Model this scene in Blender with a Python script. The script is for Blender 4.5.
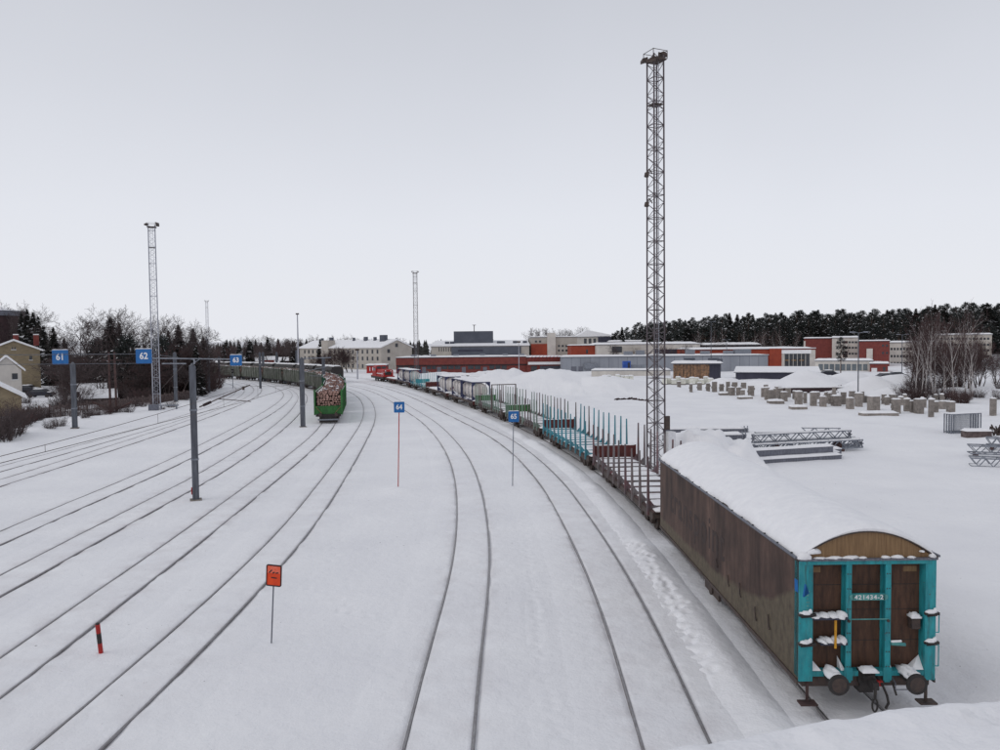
import bpy, math, random
import numpy as np
from mathutils import Vector, Matrix

# ------------------------------------------------------------------ camera, sky, sun, exposure
scene = bpy.context.scene
for o in list(bpy.data.objects):
    bpy.data.objects.remove(o, do_unlink=True)
col = scene.collection
R = math.radians
F_PX, Y_HOR, CAM_H, ROLL = 741.0, 344.0, 8.9, R(-0.6)
PITCH = math.atan((375 - Y_HOR) / F_PX)

cam_d = bpy.data.cameras.new('camera')
cam = bpy.data.objects.new('camera', cam_d)
col.objects.link(cam)
cam_d.sensor_fit = 'HORIZONTAL'
cam_d.sensor_width = 36.0
cam_d.lens = 36.0 * F_PX / 1000.0
cam_d.clip_start = 0.05
cam_d.clip_end = 6000
_cr, _sr = math.cos(ROLL), math.sin(ROLL)
_cp, _sp = math.cos(PITCH), math.sin(PITCH)
def ray(x, y):
    u, v = (x - 500) / F_PX, (375 - y) / F_PX
    u, v = u * _cr - v * _sr, u * _sr + v * _cr
    return Vector((u, _cp + v * _sp, v * _cp - _sp))
def _axis(u, v, w):
    u, v = u * _cr - v * _sr, u * _sr + v * _cr
    return Vector((u, w * _cp + v * _sp, v * _cp - w * _sp))
_rx, _ry, _rz = _axis(1, 0, 0), _axis(0, 1, 0), -_axis(0, 0, 1)
_m = Matrix((_rx, _ry, _rz)).transposed().to_4x4()
cam.matrix_world = Matrix.Translation((0, 0, CAM_H)) @ _m
scene.camera = cam

world = bpy.data.worlds.new('World')
scene.world = world
world.use_nodes = True
nt = world.node_tree
nt.nodes.clear()
N = nt.nodes.new
wo, bg = N('ShaderNodeOutputWorld'), N('ShaderNodeBackground')
sky = N('ShaderNodeTexSky')
sky.sky_type = 'NISHITA'
sky.sun_disc = False
sky.sun_elevation = R(22)
sky.sun_rotation = R(200)
sky.air_density = 1.0
sky.dust_density = 4.0
sky_s = N('ShaderNodeMixRGB'); sky_s.blend_type = 'MULTIPLY'; sky_s.inputs[0].default_value = 1.0
sky_s.inputs[2].default_value = (0.12, 0.12, 0.12, 1)
tc, sep, ramp = N('ShaderNodeTexCoord'), N('ShaderNodeSeparateXYZ'), N('ShaderNodeValToRGB')
ab = N('ShaderNodeMath'); ab.operation = 'ABSOLUTE'
cn = N('ShaderNodeTexNoise'); cn.inputs['Scale'].default_value = 1.9; cn.inputs['Detail'].default_value = 4
ad = N('ShaderNodeMath'); ad.operation = 'MULTIPLY_ADD'; ad.inputs[1].default_value = 0.16
cr = ramp.color_ramp
cr.elements[0].position = 0.08; cr.elements[0].color = (0.805, 0.82, 0.872, 1)
cr.elements[1].position = 1.0; cr.elements[1].color = (0.49, 0.505, 0.55, 1)
e = cr.elements.new(0.23); e.color = (0.752, 0.768, 0.825, 1)
e = cr.elements.new(0.53); e.color = (0.572, 0.588, 0.64, 1)
mx = N('ShaderNodeMixRGB'); mx.inputs[0].default_value = 0.06
L = nt.links.new
L(tc.outputs['Generated'], sep.inputs[0]); L(sep.outputs['Z'], ab.inputs[0])
L(tc.outputs['Generated'], cn.inputs['Vector'])
L(cn.outputs[0], ad.inputs[0]); L(ab.outputs[0], ad.inputs[2])
L(ad.outputs[0], ramp.inputs[0])
L(sky.outputs[0], sky_s.inputs[1])
L(ramp.outputs[0], mx.inputs[1]); L(sky_s.outputs[0], mx.inputs[2])
L(mx.outputs[0], bg.inputs['Color']); bg.inputs['Strength'].default_value = 1.0
L(bg.outputs[0], wo.inputs[0])

sun_d = bpy.data.lights.new('sun', 'SUN')
sun_d.energy = 0.5
sun_d.angle = R(40)
sun_d.color = (1.0, 0.96, 0.92)
sun = bpy.data.objects.new('sun', sun_d)
col.objects.link(sun)
sun.rotation_euler = (R(50), 0, R(-70))
scene.view_settings.view_transform = 'Standard'
scene.view_settings.look = 'None'
scene.view_settings.exposure = 0.07
scene.view_settings.gamma = 1.0
scene.view_settings.use_curve_mapping = False

# ------------------------------------------------------------------ pixel -> place helpers (photo pixels, 1000 x 750)
def G(x, y, z=0.0):
    d = ray(x, y); t = (z - CAM_H) / d.z
    return Vector((d.x * t, d.y * t, z))
def W(x, y, D):                       # the point of that ray at depth D (metres along +Y)
    d = ray(x, y); t = D / d.y
    return Vector((d.x * t, D, CAM_H + d.z * t))

# ------------------------------------------------------------------ materials
def lin(c): return tuple(((v / 255 / 12.92) if v <= 10 else (((v / 255) + .055) / 1.055) ** 2.4) for v in c)
def ph(r, g, b, k=1.75): return tuple(min(.85, v * k) for v in lin((r, g, b)))
MATS = {}
def mat(name, c1, c2=None, scale=2.0, rough=0.8, bump=0.0, bscale=None, stretch=(1, 1, 1), rnd=0.0, metal=0.0, spec=0.35,
        lo=.35, hi=.68):
    m = bpy.data.materials.new(name); m.use_nodes = True
    t = m.node_tree; b = t.nodes['Principled BSDF']; n = t.nodes.new; l = t.links.new
    b.inputs['Roughness'].default_value = rough; b.inputs['Metallic'].default_value = metal
    b.inputs['Specular IOR Level'].default_value = spec
    c2 = c2 or tuple(v * .7 for v in c1)
    tcn, mp, nz, rp = n('ShaderNodeTexCoord'), n('ShaderNodeMapping'), n('ShaderNodeTexNoise'), n('ShaderNodeValToRGB')
    mp.inputs['Scale'].default_value = stretch
    nz.inputs['Scale'].default_value = scale; nz.inputs['Detail'].default_value = 6; nz.inputs['Roughness'].default_value = .62
    rp.color_ramp.elements[0].position = lo; rp.color_ramp.elements[1].position = hi
    rp.color_ramp.elements[0].color = (*c2, 1); rp.color_ramp.elements[1].color = (*c1, 1)
    l(tcn.outputs['Object'], mp.inputs[0]); l(mp.outputs[0], nz.inputs['Vector']); l(nz.outputs[0], rp.inputs[0])
    out = rp.outputs[0]
    if rnd:
        oi, mr, mm = n('ShaderNodeObjectInfo'), n('ShaderNodeMapRange'), n('ShaderNodeMixRGB')
        mr.inputs['To Min'].default_value = 1 - rnd; mr.inputs['To Max'].default_value = 1 + rnd
        mm.blend_type = 'MULTIPLY'; mm.inputs[0].default_value = 1
        l(oi.outputs['Random'], mr.inputs[0]); l(out, mm.inputs[1]); l(mr.outputs[0], mm.inputs[2]); out = mm.outputs[0]
    l(out, b.inputs['Base Color'])
    if bump:
        bn, nz2 = n('ShaderNodeBump'), n('ShaderNodeTexNoise')
        nz2.inputs['Scale'].default_value = bscale or scale * 3; nz2.inputs['Detail'].default_value = 5
        l(mp.outputs[0], nz2.inputs['Vector']); l(nz2.outputs[0], bn.inputs['Height'])
        bn.inputs['Strength'].default_value = bump; bn.inputs['Distance'].default_value = .05
        l(bn.outputs[0], b.inputs['Normal'])
    MATS[name] = m
    return m

def snow_ground():
    m = bpy.data.materials.new('snow_ground'); m.use_nodes = True
    t = m.node_tree; b = t.nodes['Principled BSDF']; n = t.nodes.new; l = t.links.new
    geo = n('ShaderNodeNewGeometry')
    def noise(sc, det, st=(1, 1, 1)):
        mp = n('ShaderNodeMapping'); mp.inputs['Scale'].default_value = st
        k = n('ShaderNodeTexNoise'); k.inputs['Scale'].default_value = sc; k.inputs['Detail'].default_value = det
        l(geo.outputs['Position'], mp.inputs[0]); l(mp.outputs[0], k.inputs['Vector']); return k
    n1, n2, n3 = noise(.22, 5), noise(2.6, 7), noise(16, 3)
    r = n('ShaderNodeValToRGB')
    r.color_ramp.elements[0].position = .3; r.color_ramp.elements[1].position = .72
    r.color_ramp.elements[0].color = (.80, .805, .835, 1); r.color_ramp.elements[1].color = (.875, .88, .90, 1)
    l(n1.outputs[0], r.inputs[0])
    # small dark crumbs (soot, bark, gravel) thrown on the snow
    r3 = n('ShaderNodeValToRGB'); r3.color_ramp.elements[0].position = .735; r3.color_ramp.elements[1].position = .775
    n4 = noise(5.2, 2); l(n4.outputs[0], r3.inputs[0])
    r4 = n('ShaderNodeValToRGB'); r4.color_ramp.elements[0].position = .45; r4.color_ramp.elements[1].position = .58
    n5 = noise(.12, 2); l(n5.outputs[0], r4.inputs[0])
    mu = n('ShaderNodeMath'); mu.operation = 'MULTIPLY'; l(r3.outputs[0], mu.inputs[0]); l(r4.outputs[0], mu.inputs[1])
    mu2 = n('ShaderNodeMath'); mu2.operation = 'MULTIPLY'; mu2.inputs[1].default_value = .75; l(mu.outputs[0], mu2.inputs[0])
    mx = n('ShaderNodeMixRGB'); mx.inputs[2].default_value = (.10, .085, .08, 1)
    l(mu2.outputs[0], mx.inputs[0]); l(r.outputs[0], mx.inputs[1]); l(mx.outputs[0], b.inputs['Base Color'])
    a = n('ShaderNodeMath'); a.operation = 'MULTIPLY_ADD'; a.inputs[1].default_value = .22
    l(n3.outputs[0], a.inputs[0]); l(n2.outputs[0], a.inputs[2])
    bp = n('ShaderNodeBump'); bp.inputs['Strength'].default_value = .6; bp.inputs['Distance'].default_value = .10
    l(a.outputs[0], bp.inputs['Height']); l(bp.outputs[0], b.inputs['Normal'])
    b.inputs['Roughness'].default_value = .75; b.inputs['Specular IOR Level'].default_value = .25
    MATS['snow_ground'] = m
snow_ground()
mat('snow', (.875, .88, .90), (.81, .815, .845), 3, .8, .5, 7)
def bed_snow():
    # packed snow of the track bed: a faint rusty-brown powder near the rails (brake dust and rust lying on the snow)
    m = MATS['snow_ground'].copy(); m.name = 'bed_snow'
    t = m.node_tree; n = t.nodes.new; l = t.links.new; b = t.nodes['Principled BSDF']
    src = b.inputs['Base Color'].links[0].from_socket
    at = n('ShaderNodeAttribute'); at.attribute_name = 'dust'
    geo = n('ShaderNodeNewGeometry'); nz = n('ShaderNodeTexNoise'); nz.inputs['Scale'].default_value = 1.1; nz.inputs['Detail'].default_value = 8
    l(geo.outputs['Position'], nz.inputs['Vector'])
    rr = n('ShaderNodeValToRGB'); rr.color_ramp.elements[0].position = .38; rr.color_ramp.elements[1].position = .7
    l(nz.outputs[0], rr.inputs[0])
    mu = n('ShaderNodeMath'); mu.operation = 'MULTIPLY'; l(at.outputs['Fac'], mu.inputs[0]); l(rr.outputs[0], mu.inputs[1])
    mx = n('ShaderNodeMixRGB'); mx.inputs[2].default_value = (.56, .525, .535, 1)
    l(mu.outputs[0], mx.inputs[0]); l(src, mx.inputs[1]); l(mx.outputs[0], b.inputs['Base Color'])
    MATS['bed_snow'] = m
bed_snow()
mat('rail', (.16, .148, .148), (.28, .27, .28), 3, .55, .2, 20, (1, 1, 1), metal=.25)
mat('rail_top', (.34, .335, .345), (.22, .21, .215), 5, .38, metal=.6)
mat('teal_flat', ph(26, 124, 134, 1.0), ph(16, 84, 96, 1.0), 4, .55, .1, 20, (2, 2, .5))
mat('teal_pale', ph(92, 150, 146, 1.2), ph(60, 118, 120, 1.2), 6, .6)
mat('plywood', ph(90, 64, 50, 1.2), ph(60, 43, 36, 1.2), 3, .7, .1, 14, (3, 3, .6))
mat('tan_ply', ph(146, 118, 86, .95), ph(118, 92, 66, .95), 4, .7, .1, 10, (6, 6, .4))
mat('black', (.022, .02, .021), (.04, .035, .033), 6, .6, .2, 20)
mat('dark_iron', (.045, .036, .036), (.085, .06, .05), 7, .7, .2, 20)
mat('steel_grey', ph(96, 98, 106), ph(70, 72, 80), 4, .5, .1, 10, (4, 4, .6), metal=.3)
mat('galv', ph(122, 126, 134, 1.5), ph(90, 94, 102, 1.5), 5, .5, .05, 10, metal=.35)
mat('pole_grey', ph(92, 96, 104, 1.3), ph(62, 64, 70, 1.3), 1.6, .6, .1, 10, (5, 5, .5))
mat('mast_red', ph(90, 84, 88, 1.1), ph(76, 66, 70, 1.1), .6, .6)
mat('mast_grey', ph(146, 148, 156, 1.6), ph(120, 122, 130, 1.6), .6, .6)
mat('blue_sign', lin((32, 104, 168)), lin((26, 92, 156)), 3, .4)
mat('white_paint', (.78, .79, .8), (.66, .67, .7), 6, .5)
mat('red_paint', ph(184, 46, 42, 1.0), ph(146, 34, 34, 1.0), 3, .5, rnd=.05)
mat('orange', ph(214, 72, 28, 1.15), ph(190, 56, 24, 1.15), 4, .45)
mat('frosted_orange', ph(206, 120, 104, 1.2), ph(214, 76, 36, 1.15), 22, .7)
mat('yellow', ph(190, 140, 40, 1.3), ph(160, 110, 30, 1.3), 4, .6)
mat('brown_red', ph(98, 46, 44, 1.1), ph(72, 38, 38, 1.1), 3, .7, rnd=.1)
mat('stake_grey', ph(104, 102, 104, 1.4), ph(78, 64, 64, 1.4), 2.2, .6, stretch=(3, 3, .8), rnd=.22)
mat('stake_maroon', ph(96, 62, 64, 1.4), ph(84, 80, 84, 1.4), 2.2, .6, stretch=(3, 3, .8), rnd=.2)
mat('stake_teal', ph(46, 120, 134, 1.4), ph(78, 108, 118, 1.4), 2.2, .6, stretch=(3, 3, .8), rnd=.18)
mat('stake_sage', ph(112, 124, 118, 1.5), ph(86, 100, 92, 1.5), 2.2, .6, stretch=(3, 3, .8), rnd=.15)
mat('stake_mint', ph(140, 166, 166, 1.5), ph(104, 140, 144, 1.5), 2.2, .6, stretch=(3, 3, .8), rnd=.15)
mat('green', ph(48, 108, 50, 1.2), ph(38, 84, 44, 1.2), 2, .6, rnd=.08)
mat('wagon_green', ph(54, 108, 56, 1.25), ph(40, 80, 44, 1.25), 1.4, .65, .1, 8, (3, 3, .6), rnd=.10)
mat('wagon_dkgreen', ph(30, 74, 56, 1.5), ph(24, 56, 44, 1.5), 1.4, .65, .1, 8, (3, 3, .6), rnd=.1)
mat('wagon_grey', ph(108, 108, 104, 1.25), ph(52, 62, 46, 1.2), 1.1, .7, .1, 8, (2, 2, .8), rnd=.22)
mat('bark', ph(136, 106, 100, 1.05), ph(66, 46, 46, 1.0), 5, .9, .3, 20, (2, .4, 2))
mat('log_end', ph(196, 164, 154, 1.05), ph(140, 104, 94, 1.0), 9, .85)
mat('birch_log', ph(120, 116, 112, 1.3), ph(58, 54, 50, 1.3), 4, .9)
mat('tank_white', ph(212, 208, 204, 1.2), ph(176, 168, 164, 1.2), 2, .4, stretch=(2, 2, .5))
mat('tank_blue', ph(52, 58, 88, 1.5), ph(42, 44, 66, 1.5), 3, .5)
mat('concrete', ph(138, 131, 126, 1.2), ph(106, 101, 97, 1.2), 2.4, .9, .2, 12, rnd=.18)
mat('pallet_white', ph(206, 206, 198, 1.25), ph(178, 178, 168, 1.25), 2, .8, rnd=.08)
mat('glass', (.035, .04, .05), (.06, .065, .075), .6, .15, spec=.5)
mat('glass_pale', (.16, .19, .21), (.10, .12, .14), .4, .2, spec=.5)
mat('brick_red', ph(126, 66, 60, 1.05), ph(108, 56, 54, 1.05), 1.2, .9, rnd=.04)
mat('orange_red', ph(158, 72, 52, .98), ph(140, 62, 47, .98), .5, .8)
mat('cream', ph(172, 167, 160, 1.15), ph(156, 150, 143, 1.15), .4, .9)
mat('pale_wall', ph(186, 182, 176, 1.3), ph(166, 162, 158, 1.3), .4, .9)
mat('grey_clad', ph(134, 138, 146, 1.3), ph(120, 124, 132, 1.3), .35, .6, stretch=(1, 1, .2))
mat('dark_clad', ph(78, 82, 92, 1.3), ph(66, 70, 80, 1.3), .35, .6)
mat('navy', ph(58, 59, 74, 1.2), ph(46, 47, 60, 1.2), .5, .6)
mat('ochre', ph(144, 131, 108, 1.05), ph(122, 111, 92, 1.05), 1.0, .9, stretch=(1, 1, 3))
mat('wood_slat', ph(150, 116, 88, 1.3), ph(80, 66, 56, 1.3), 2, .8, rnd=.3)
mat('timber', ph(78, 60, 58, 1.3), ph(54, 42, 42, 1.3), 3, .9, rnd=.1)
mat('fence_grey', ph(104, 92, 90, 1.2), ph(68, 58, 58, 1.2), 3, .9)
mat('dark_brown', ph(66, 50, 52, 1.2), ph(48, 38, 40, 1.2), .3, .9)
mat('car_dark', ph(34, 36, 48, 1.3), ph(26, 28, 38, 1.3), 2, .35)
mat('bin_blue', ph(44, 82, 160, 1.3), ph(36, 66, 130, 1.3), 2, .5)
mat('bark_dark', (.048, .036, .035), (.08, .062, .06), 3, .95, rnd=.2)
mat('twig', (.060, .045, .046), (.09, .07, .07), 2, .95, rnd=.2)
mat('twig_red', (.080, .044, .043), (.06, .040, .040), 2, .95, rnd=.25)
mat('birch_bark', (.52, .49, .48), (.20, .17, .17), 2.5, .95, stretch=(1, 1, .4), rnd=.15, lo=.30, hi=.48)
mat('needle', (.017, .018, .016), (.032, .031, .028), 1.2, .9, rnd=.3)
mat('needle_pine', (.016, .021, .020), (.030, .034, .032), 1.2, .9, rnd=.3)
mat('pine_bark', (.14, .085, .062), (.06, .045, .04), 2, .95)
mat('asphalt_snow', (.46, .46, .49), (.36, .35, .37), 1, .9)

def teal_mat():
    m = bpy.data.materials.new('teal'); m.use_nodes = True
    t = m.node_tree; b = t.nodes['Principled BSDF']; n = t.nodes.new; l = t.links.new
    tcn = n('ShaderNodeTexCoord')
    def noise(sc, st, det=6):
        mp = n('ShaderNodeMapping'); mp.inputs['Scale'].default_value = st
        k = n('ShaderNodeTexNoise'); k.inputs['Scale'].default_value = sc; k.inputs['Detail'].default_value = det; k.inputs['Roughness'].default_value = .68
        l(tcn.outputs['Object'], mp.inputs[0]); l(mp.outputs[0], k.inputs['Vector']); return k.outputs[0]
    def rmp(src, a, bb, c1, c2):
        r = n('ShaderNodeValToRGB'); r.color_ramp.elements[0].position = a; r.color_ramp.elements[1].position = bb
        r.color_ramp.elements[0].color = (*c1, 1); r.color_ramp.elements[1].color = (*c2, 1); l(src, r.inputs[0]); return r.outputs[0]
    base = rmp(noise(2.2, (2, 2, .5)), .32, .7, ph(20, 102, 112, 1.2), ph(38, 150, 158, 1.2))
    fade = rmp(noise(7, (1, 1, .35)), .5, .72, (0, 0, 0), (1, 1, 1))
    m1 = n('ShaderNodeMixRGB'); m1.inputs[2].default_value = (*ph(86, 150, 150, .95), 1); k = n('ShaderNodeMath'); k.operation = 'MULTIPLY'; k.inputs[1].default_value = .35; l(fade, k.inputs[0]); l(k.outputs[0], m1.inputs[0]); l(base, m1.inputs[1])
    streak = rmp(noise(9, (1.2, 1.2, .10), 4), .56, .68, (0, 0, 0), (1, 1, 1))
    m2 = n('ShaderNodeMixRGB'); m2.inputs[2].default_value = (*ph(52, 46, 42, 1.0), 1); k2 = n('ShaderNodeMath'); k2.operation = 'MULTIPLY'; k2.inputs[1].default_value = .55; l(streak, k2.inputs[0]); l(k2.outputs[0], m2.inputs[0]); l(m1.outputs[0], m2.inputs[1])
    chip = rmp(noise(16, (1, 1, .8), 5), .655, .69, (0, 0, 0), (1, 1, 1))
    m3 = n('ShaderNodeMixRGB'); m3.inputs[2].default_value = (*ph(92, 52, 36, 1.0), 1); l(chip, m3.inputs[0]); l(m2.outputs[0], m3.inputs[1])
    l(m3.outputs[0], b.inputs['Base Color']); b.inputs['Roughness'].default_value = .58
    MATS['teal'] = m
teal_mat()
# the brown ply side of the covered wagon: rain streaks, a khaki dirt tide line along the bottom
def wagon_side_mat():
    m = bpy.data.materials.new('wagon_side'); m.use_nodes = True
    t = m.node_tree; b = t.nodes['Principled BSDF']; n = t.nodes.new; l = t.links.new
    tcn = n('ShaderNodeTexCoord'); sp = n('ShaderNodeSeparateXYZ'); l(tcn.outputs['Object'], sp.inputs[0])
    def noise(sc, st, det=6):
        mp = n('ShaderNodeMapping'); mp.inputs['Scale'].default_value = st
        k = n('ShaderNodeTexNoise'); k.inputs['Scale'].default_value = sc; k.inputs['Detail'].default_value = det
        k.inputs['Roughness'].default_value = .65
        l(tcn.outputs['Object'], mp.inputs[0]); l(mp.outputs[0], k.inputs['Vector']); return k
    def ramp2(src, a, bb, c1, c2):
        r = n('ShaderNodeValToRGB'); r.color_ramp.elements[0].position = a; r.color_ramp.elements[1].position = bb
        r.color_ramp.elements[0].color = (*c1, 1); r.color_ramp.elements[1].color = (*c2, 1); l(src, r.inputs[0]); return r
    base = ramp2(noise(1.6, (1, 1, .16)).outputs[0], .34, .7, ph(50, 39, 36, 1.15), ph(96, 77, 69, 1.2))
    mot = ramp2(noise(.55, (1, 1, .8), 4).outputs[0], .38, .62, (.55, .53, .53), (1.1, 1.05, 1.02))
    m1 = n('ShaderNodeMixRGB'); m1.blend_type = 'MULTIPLY'; m1.inputs[0].default_value = 1
    l(base.outputs[0], m1.inputs[1]); l(mot.outputs[0], m1.inputs[2])
    khaki = ramp2(noise(5, (1, 1, .7)).outputs[0], .3, .7, ph(66, 59, 50, 1.2), ph(98, 90, 74, 1.2))
    # tide line height wanders along the wagon; it dips between wagon centre and far end
    # (it climbs in a curve towards the teal end)
    def mth(op, a, b_=None, c_=None):
        k = n('ShaderNodeMath'); k.operation = op
        for i_, v_ in enumerate((a, b_, c_)):
            if v_ is None: continue
            if isinstance(v_, (int, float)): k.inputs[i_].default_value = v_
            else: l(v_, k.inputs[i_])
        return k.outputs[0]
    wv = noise(.5, (1, 1, 0.0), 3)
    ex = mth('EXPONENT', mth('MULTIPLY', mth('ADD', sp.outputs['Y'], 7.45), -.36))
    ma = n('ShaderNodeMath'); ma.operation = 'ADD'
    l(mth('MULTIPLY_ADD', ex, 1.85, 1.02), ma.inputs[0]); l(mth('MULTIPLY', wv.outputs[0], .45), ma.inputs[1])
    ed = noise(3.5, (1, 1, .5), 5)
    ma2 = n('ShaderNodeMath'); ma2.operation = 'MULTIPLY_ADD'; ma2.inputs[1].default_value = .22; l(ed.outputs[0], ma2.inputs[0]); l(ma.outputs[0], ma2.inputs[2])
    su = n('ShaderNodeMath'); su.operation = 'SUBTRACT'; l(ma2.outputs[0], su.inputs[0]); l(sp.outputs['Z'], su.inputs[1])
    mr = n('ShaderNodeMapRange'); mr.inputs['From Min'].default_value = -.05; mr.inputs['From Max'].default_value = .10
    mr.inputs['To Max'].default_value = .85
    l(su.outputs[0], mr.inputs[0])
    m2 = n('ShaderNodeMixRGB'); l(mr.outputs[0], m2.inputs[0]); l(m1.outputs[0], m2.inputs[1]); l(khaki.outputs[0], m2.inputs[2])
    l(m2.outputs[0], b.inputs['Base Color'])
    bp = n('ShaderNodeBump'); bp.inputs['Strength'].default_value = .15; bp.inputs['Distance'].default_value = .02
    l(noise(9, (1, 1, .3)).outputs[0], bp.inputs['Height']); l(bp.outputs[0], b.inputs['Normal'])
    b.inputs['Roughness'].default_value = .72; b.inputs['Specular IOR Level'].default_value = .3
    MATS['wagon_side'] = m
wagon_side_mat()
mat('side_letter', ph(60, 48, 45, 1.2), ph(44, 35, 33, 1.2), 1.6, .72, stretch=(1, 1, .2))

# ------------------------------------------------------------------ mesh helpers
class MB:
    def __init__(s): s.v, s.f, s.m = [], [], []
    def face(s, pts, mi=0):
        b = len(s.v); s.v += [tuple(p) for p in pts]; s.f.append(tuple(range(b, b + len(pts)))); s.m.append(mi)
    def add(s, vs, fs, mi=0):
        b = len(s.v); s.v += [tuple(p) for p in vs]
        for q in fs: s.f.append(tuple(b + i for i in q)); s.m.append(mi)
        return s
    def box(s, x0, x1, y0, y1, z0, z1, mi=0):
        return s.add([(x0,y0,z0),(x1,y0,z0),(x1,y1,z0),(x0,y1,z0),(x0,y0,z1),(x1,y0,z1),(x1,y1,z1),(x0,y1,z1)],
              [(0,3,2,1),(4,5,6,7),(0,1,5,4),(1,2,6,5),(2,3,7,6),(3,0,4,7)], mi)
    def tube(s, p, q, r0, r1=None, n=6, mi=0, caps=True, phase=0):
        p, q = Vector(p), Vector(q); r1 = r0 if r1 is None else r1
        d = (q - p)
        if d.length < 1e-6: return s
        d.normalize()
        a = d.orthogonal().normalized(); b = d.cross(a)
        vs = []
        for c, r in ((p, r0), (q, r1)):
            for i in range(n):
                t = phase + 2 * math.pi * i / n
                vs.append(c + a * (math.cos(t) * r) + b * (math.sin(t) * r))
        fs = [(i, (i + 1) % n, n + (i + 1) % n, n + i) for i in range(n)]
        if caps: fs += [tuple(range(n - 1, -1, -1)), tuple(range(n, 2 * n))]
        return s.add(vs, fs, mi)
    def bar(s, p, q, w, h=None, mi=0, up=(0, 0, 1)):
        p, q = Vector(p), Vector(q); h = w if h is None else h
        d = (q - p).normalized(); up = Vector(up)
        if abs(d.dot(up)) > .98: up = Vector((0, 1, 0))
        a = d.cross(up).normalized(); b = a.cross(d)
        vs = []
        for c in (p, q):
            for sx, sy in ((-1,-1),(1,-1),(1,1),(-1,1)): vs.append(c + a * (sx * w / 2) + b * (sy * h / 2))
        return s.add(vs, [(0,1,2,3),(7,6,5,4),(0,4,5,1),(1,5,6,2),(2,6,7,3),(3,7,4,0)], mi)
    def prism(s, poly, axis, a, b, mi=0):       # poly in the plane normal to axis ('x','y','z'), extruded a..b
        def P(u, v, w): return {'x': (w, u, v), 'y': (u, w, v), 'z': (u, v, w)}[axis]
        n = len(poly); vs = [P(u, v, a) for u, v in poly] + [P(u, v, b) for u, v in poly]
        fs = [(i, (i + 1) % n, n + (i + 1) % n, n + i) for i in range(n)] + [tuple(range(n - 1, -1, -1)), tuple(range(n, 2 * n))]
        return s.add(vs, fs, mi)
    def build(s, name, mats, parent=None, loc=(0, 0, 0), rotz=0, smooth=False):
        me = bpy.data.meshes.new(name)
        me.from_pydata(s.v, [], s.f)
        for mm in (mats if isinstance(mats, (list, tuple)) else [mats]): me.materials.append(MATS[mm])
        me.polygons.foreach_set('material_index', s.m)
        if smooth: me.polygons.foreach_set('use_smooth', [True] * len(s.f))
        me.update()
        o = bpy.data.objects.new(name, me); col.objects.link(o)
        o.location = loc; o.rotation_euler = (0, 0, rotz)
        if parent: o.parent = parent
        return o
def tag(o, label=None, cat=None, group=None, kind=None):
    if label: o['label'] = label
    if cat: o['category'] = cat
    if group: o['group'] = group
    if kind: o['kind'] = kind
    return o
def empty(name, loc=(0, 0, 0), rotz=0):
    o = bpy.data.objects.new(name, None); col.objects.link(o); o.location = loc; o.rotation_euler = (0, 0, rotz)
    o.empty_display_size = .3
    return o
def copy_tree(o, parent=None):
    c = o.copy(); col.objects.link(c)
    if parent: c.parent = parent
    for ch in list(o.children): copy_tree(ch, c)
    return c
def box(name, m, parent, *d): return MB().box(*d).build(name, m, parent)
def text_mesh(name, s, size, m, parent, loc, rot, depth=.004, bold=0.0, stretch=1.0, spacing=1.0):
    cu = bpy.data.curves.new(name, 'FONT'); cu.body = s; cu.size = size; cu.extrude = depth; cu.offset = bold
    cu.align_x = 'CENTER'; cu.align_y = 'CENTER'; cu.resolution_u = 3; cu.space_character = spacing
    t = bpy.data.objects.new(name, cu); col.objects.link(t)
    dg = bpy.context.evaluated_depsgraph_get()
    me = bpy.data.meshes.new_from_object(t.evaluated_get(dg))
    bpy.data.objects.remove(t); me.materials.clear(); me.materials.append(MATS[m])
    o = bpy.data.objects.new(name, me); col.objects.link(o); o.parent = parent
    o.location = loc; o.rotation_euler = rot; o.scale = (stretch, 1, 1)
    return o
def blob(mb, c, rx, ry, rz, seed=0, n=12, mi=0, rough=.22):
    rr = random.Random(seed); k = [(rr.uniform(1, 4), rr.uniform(0, 6), rr.uniform(1, 3)) for _ in range(4)]
    vs, fs = [], []
    for j in range(n // 2 + 1):
        t = math.pi * j / (n // 2)
        for i in range(n):
            p = 2 * math.pi * i / n; x, y, z = math.sin(t) * math.cos(p), math.sin(t) * math.sin(p), math.cos(t)
            q = 1 + rough * sum(math.sin(a * (x * 2 + y * c_) + b + z * a) for a, b, c_ in k) / 2.2
            vs.append((c[0] + x * rx * q, c[1] + y * ry * q, c[2] + (z * rz * q if z > -.3 else -.3 * rz)))
    for j in range(n // 2):
        for i in range(n): fs.append((j * n + i, (j + 1) * n + i, (j + 1) * n + (i + 1) % n, j * n + (i + 1) % n))
    return mb.add(vs, fs, mi)
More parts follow.
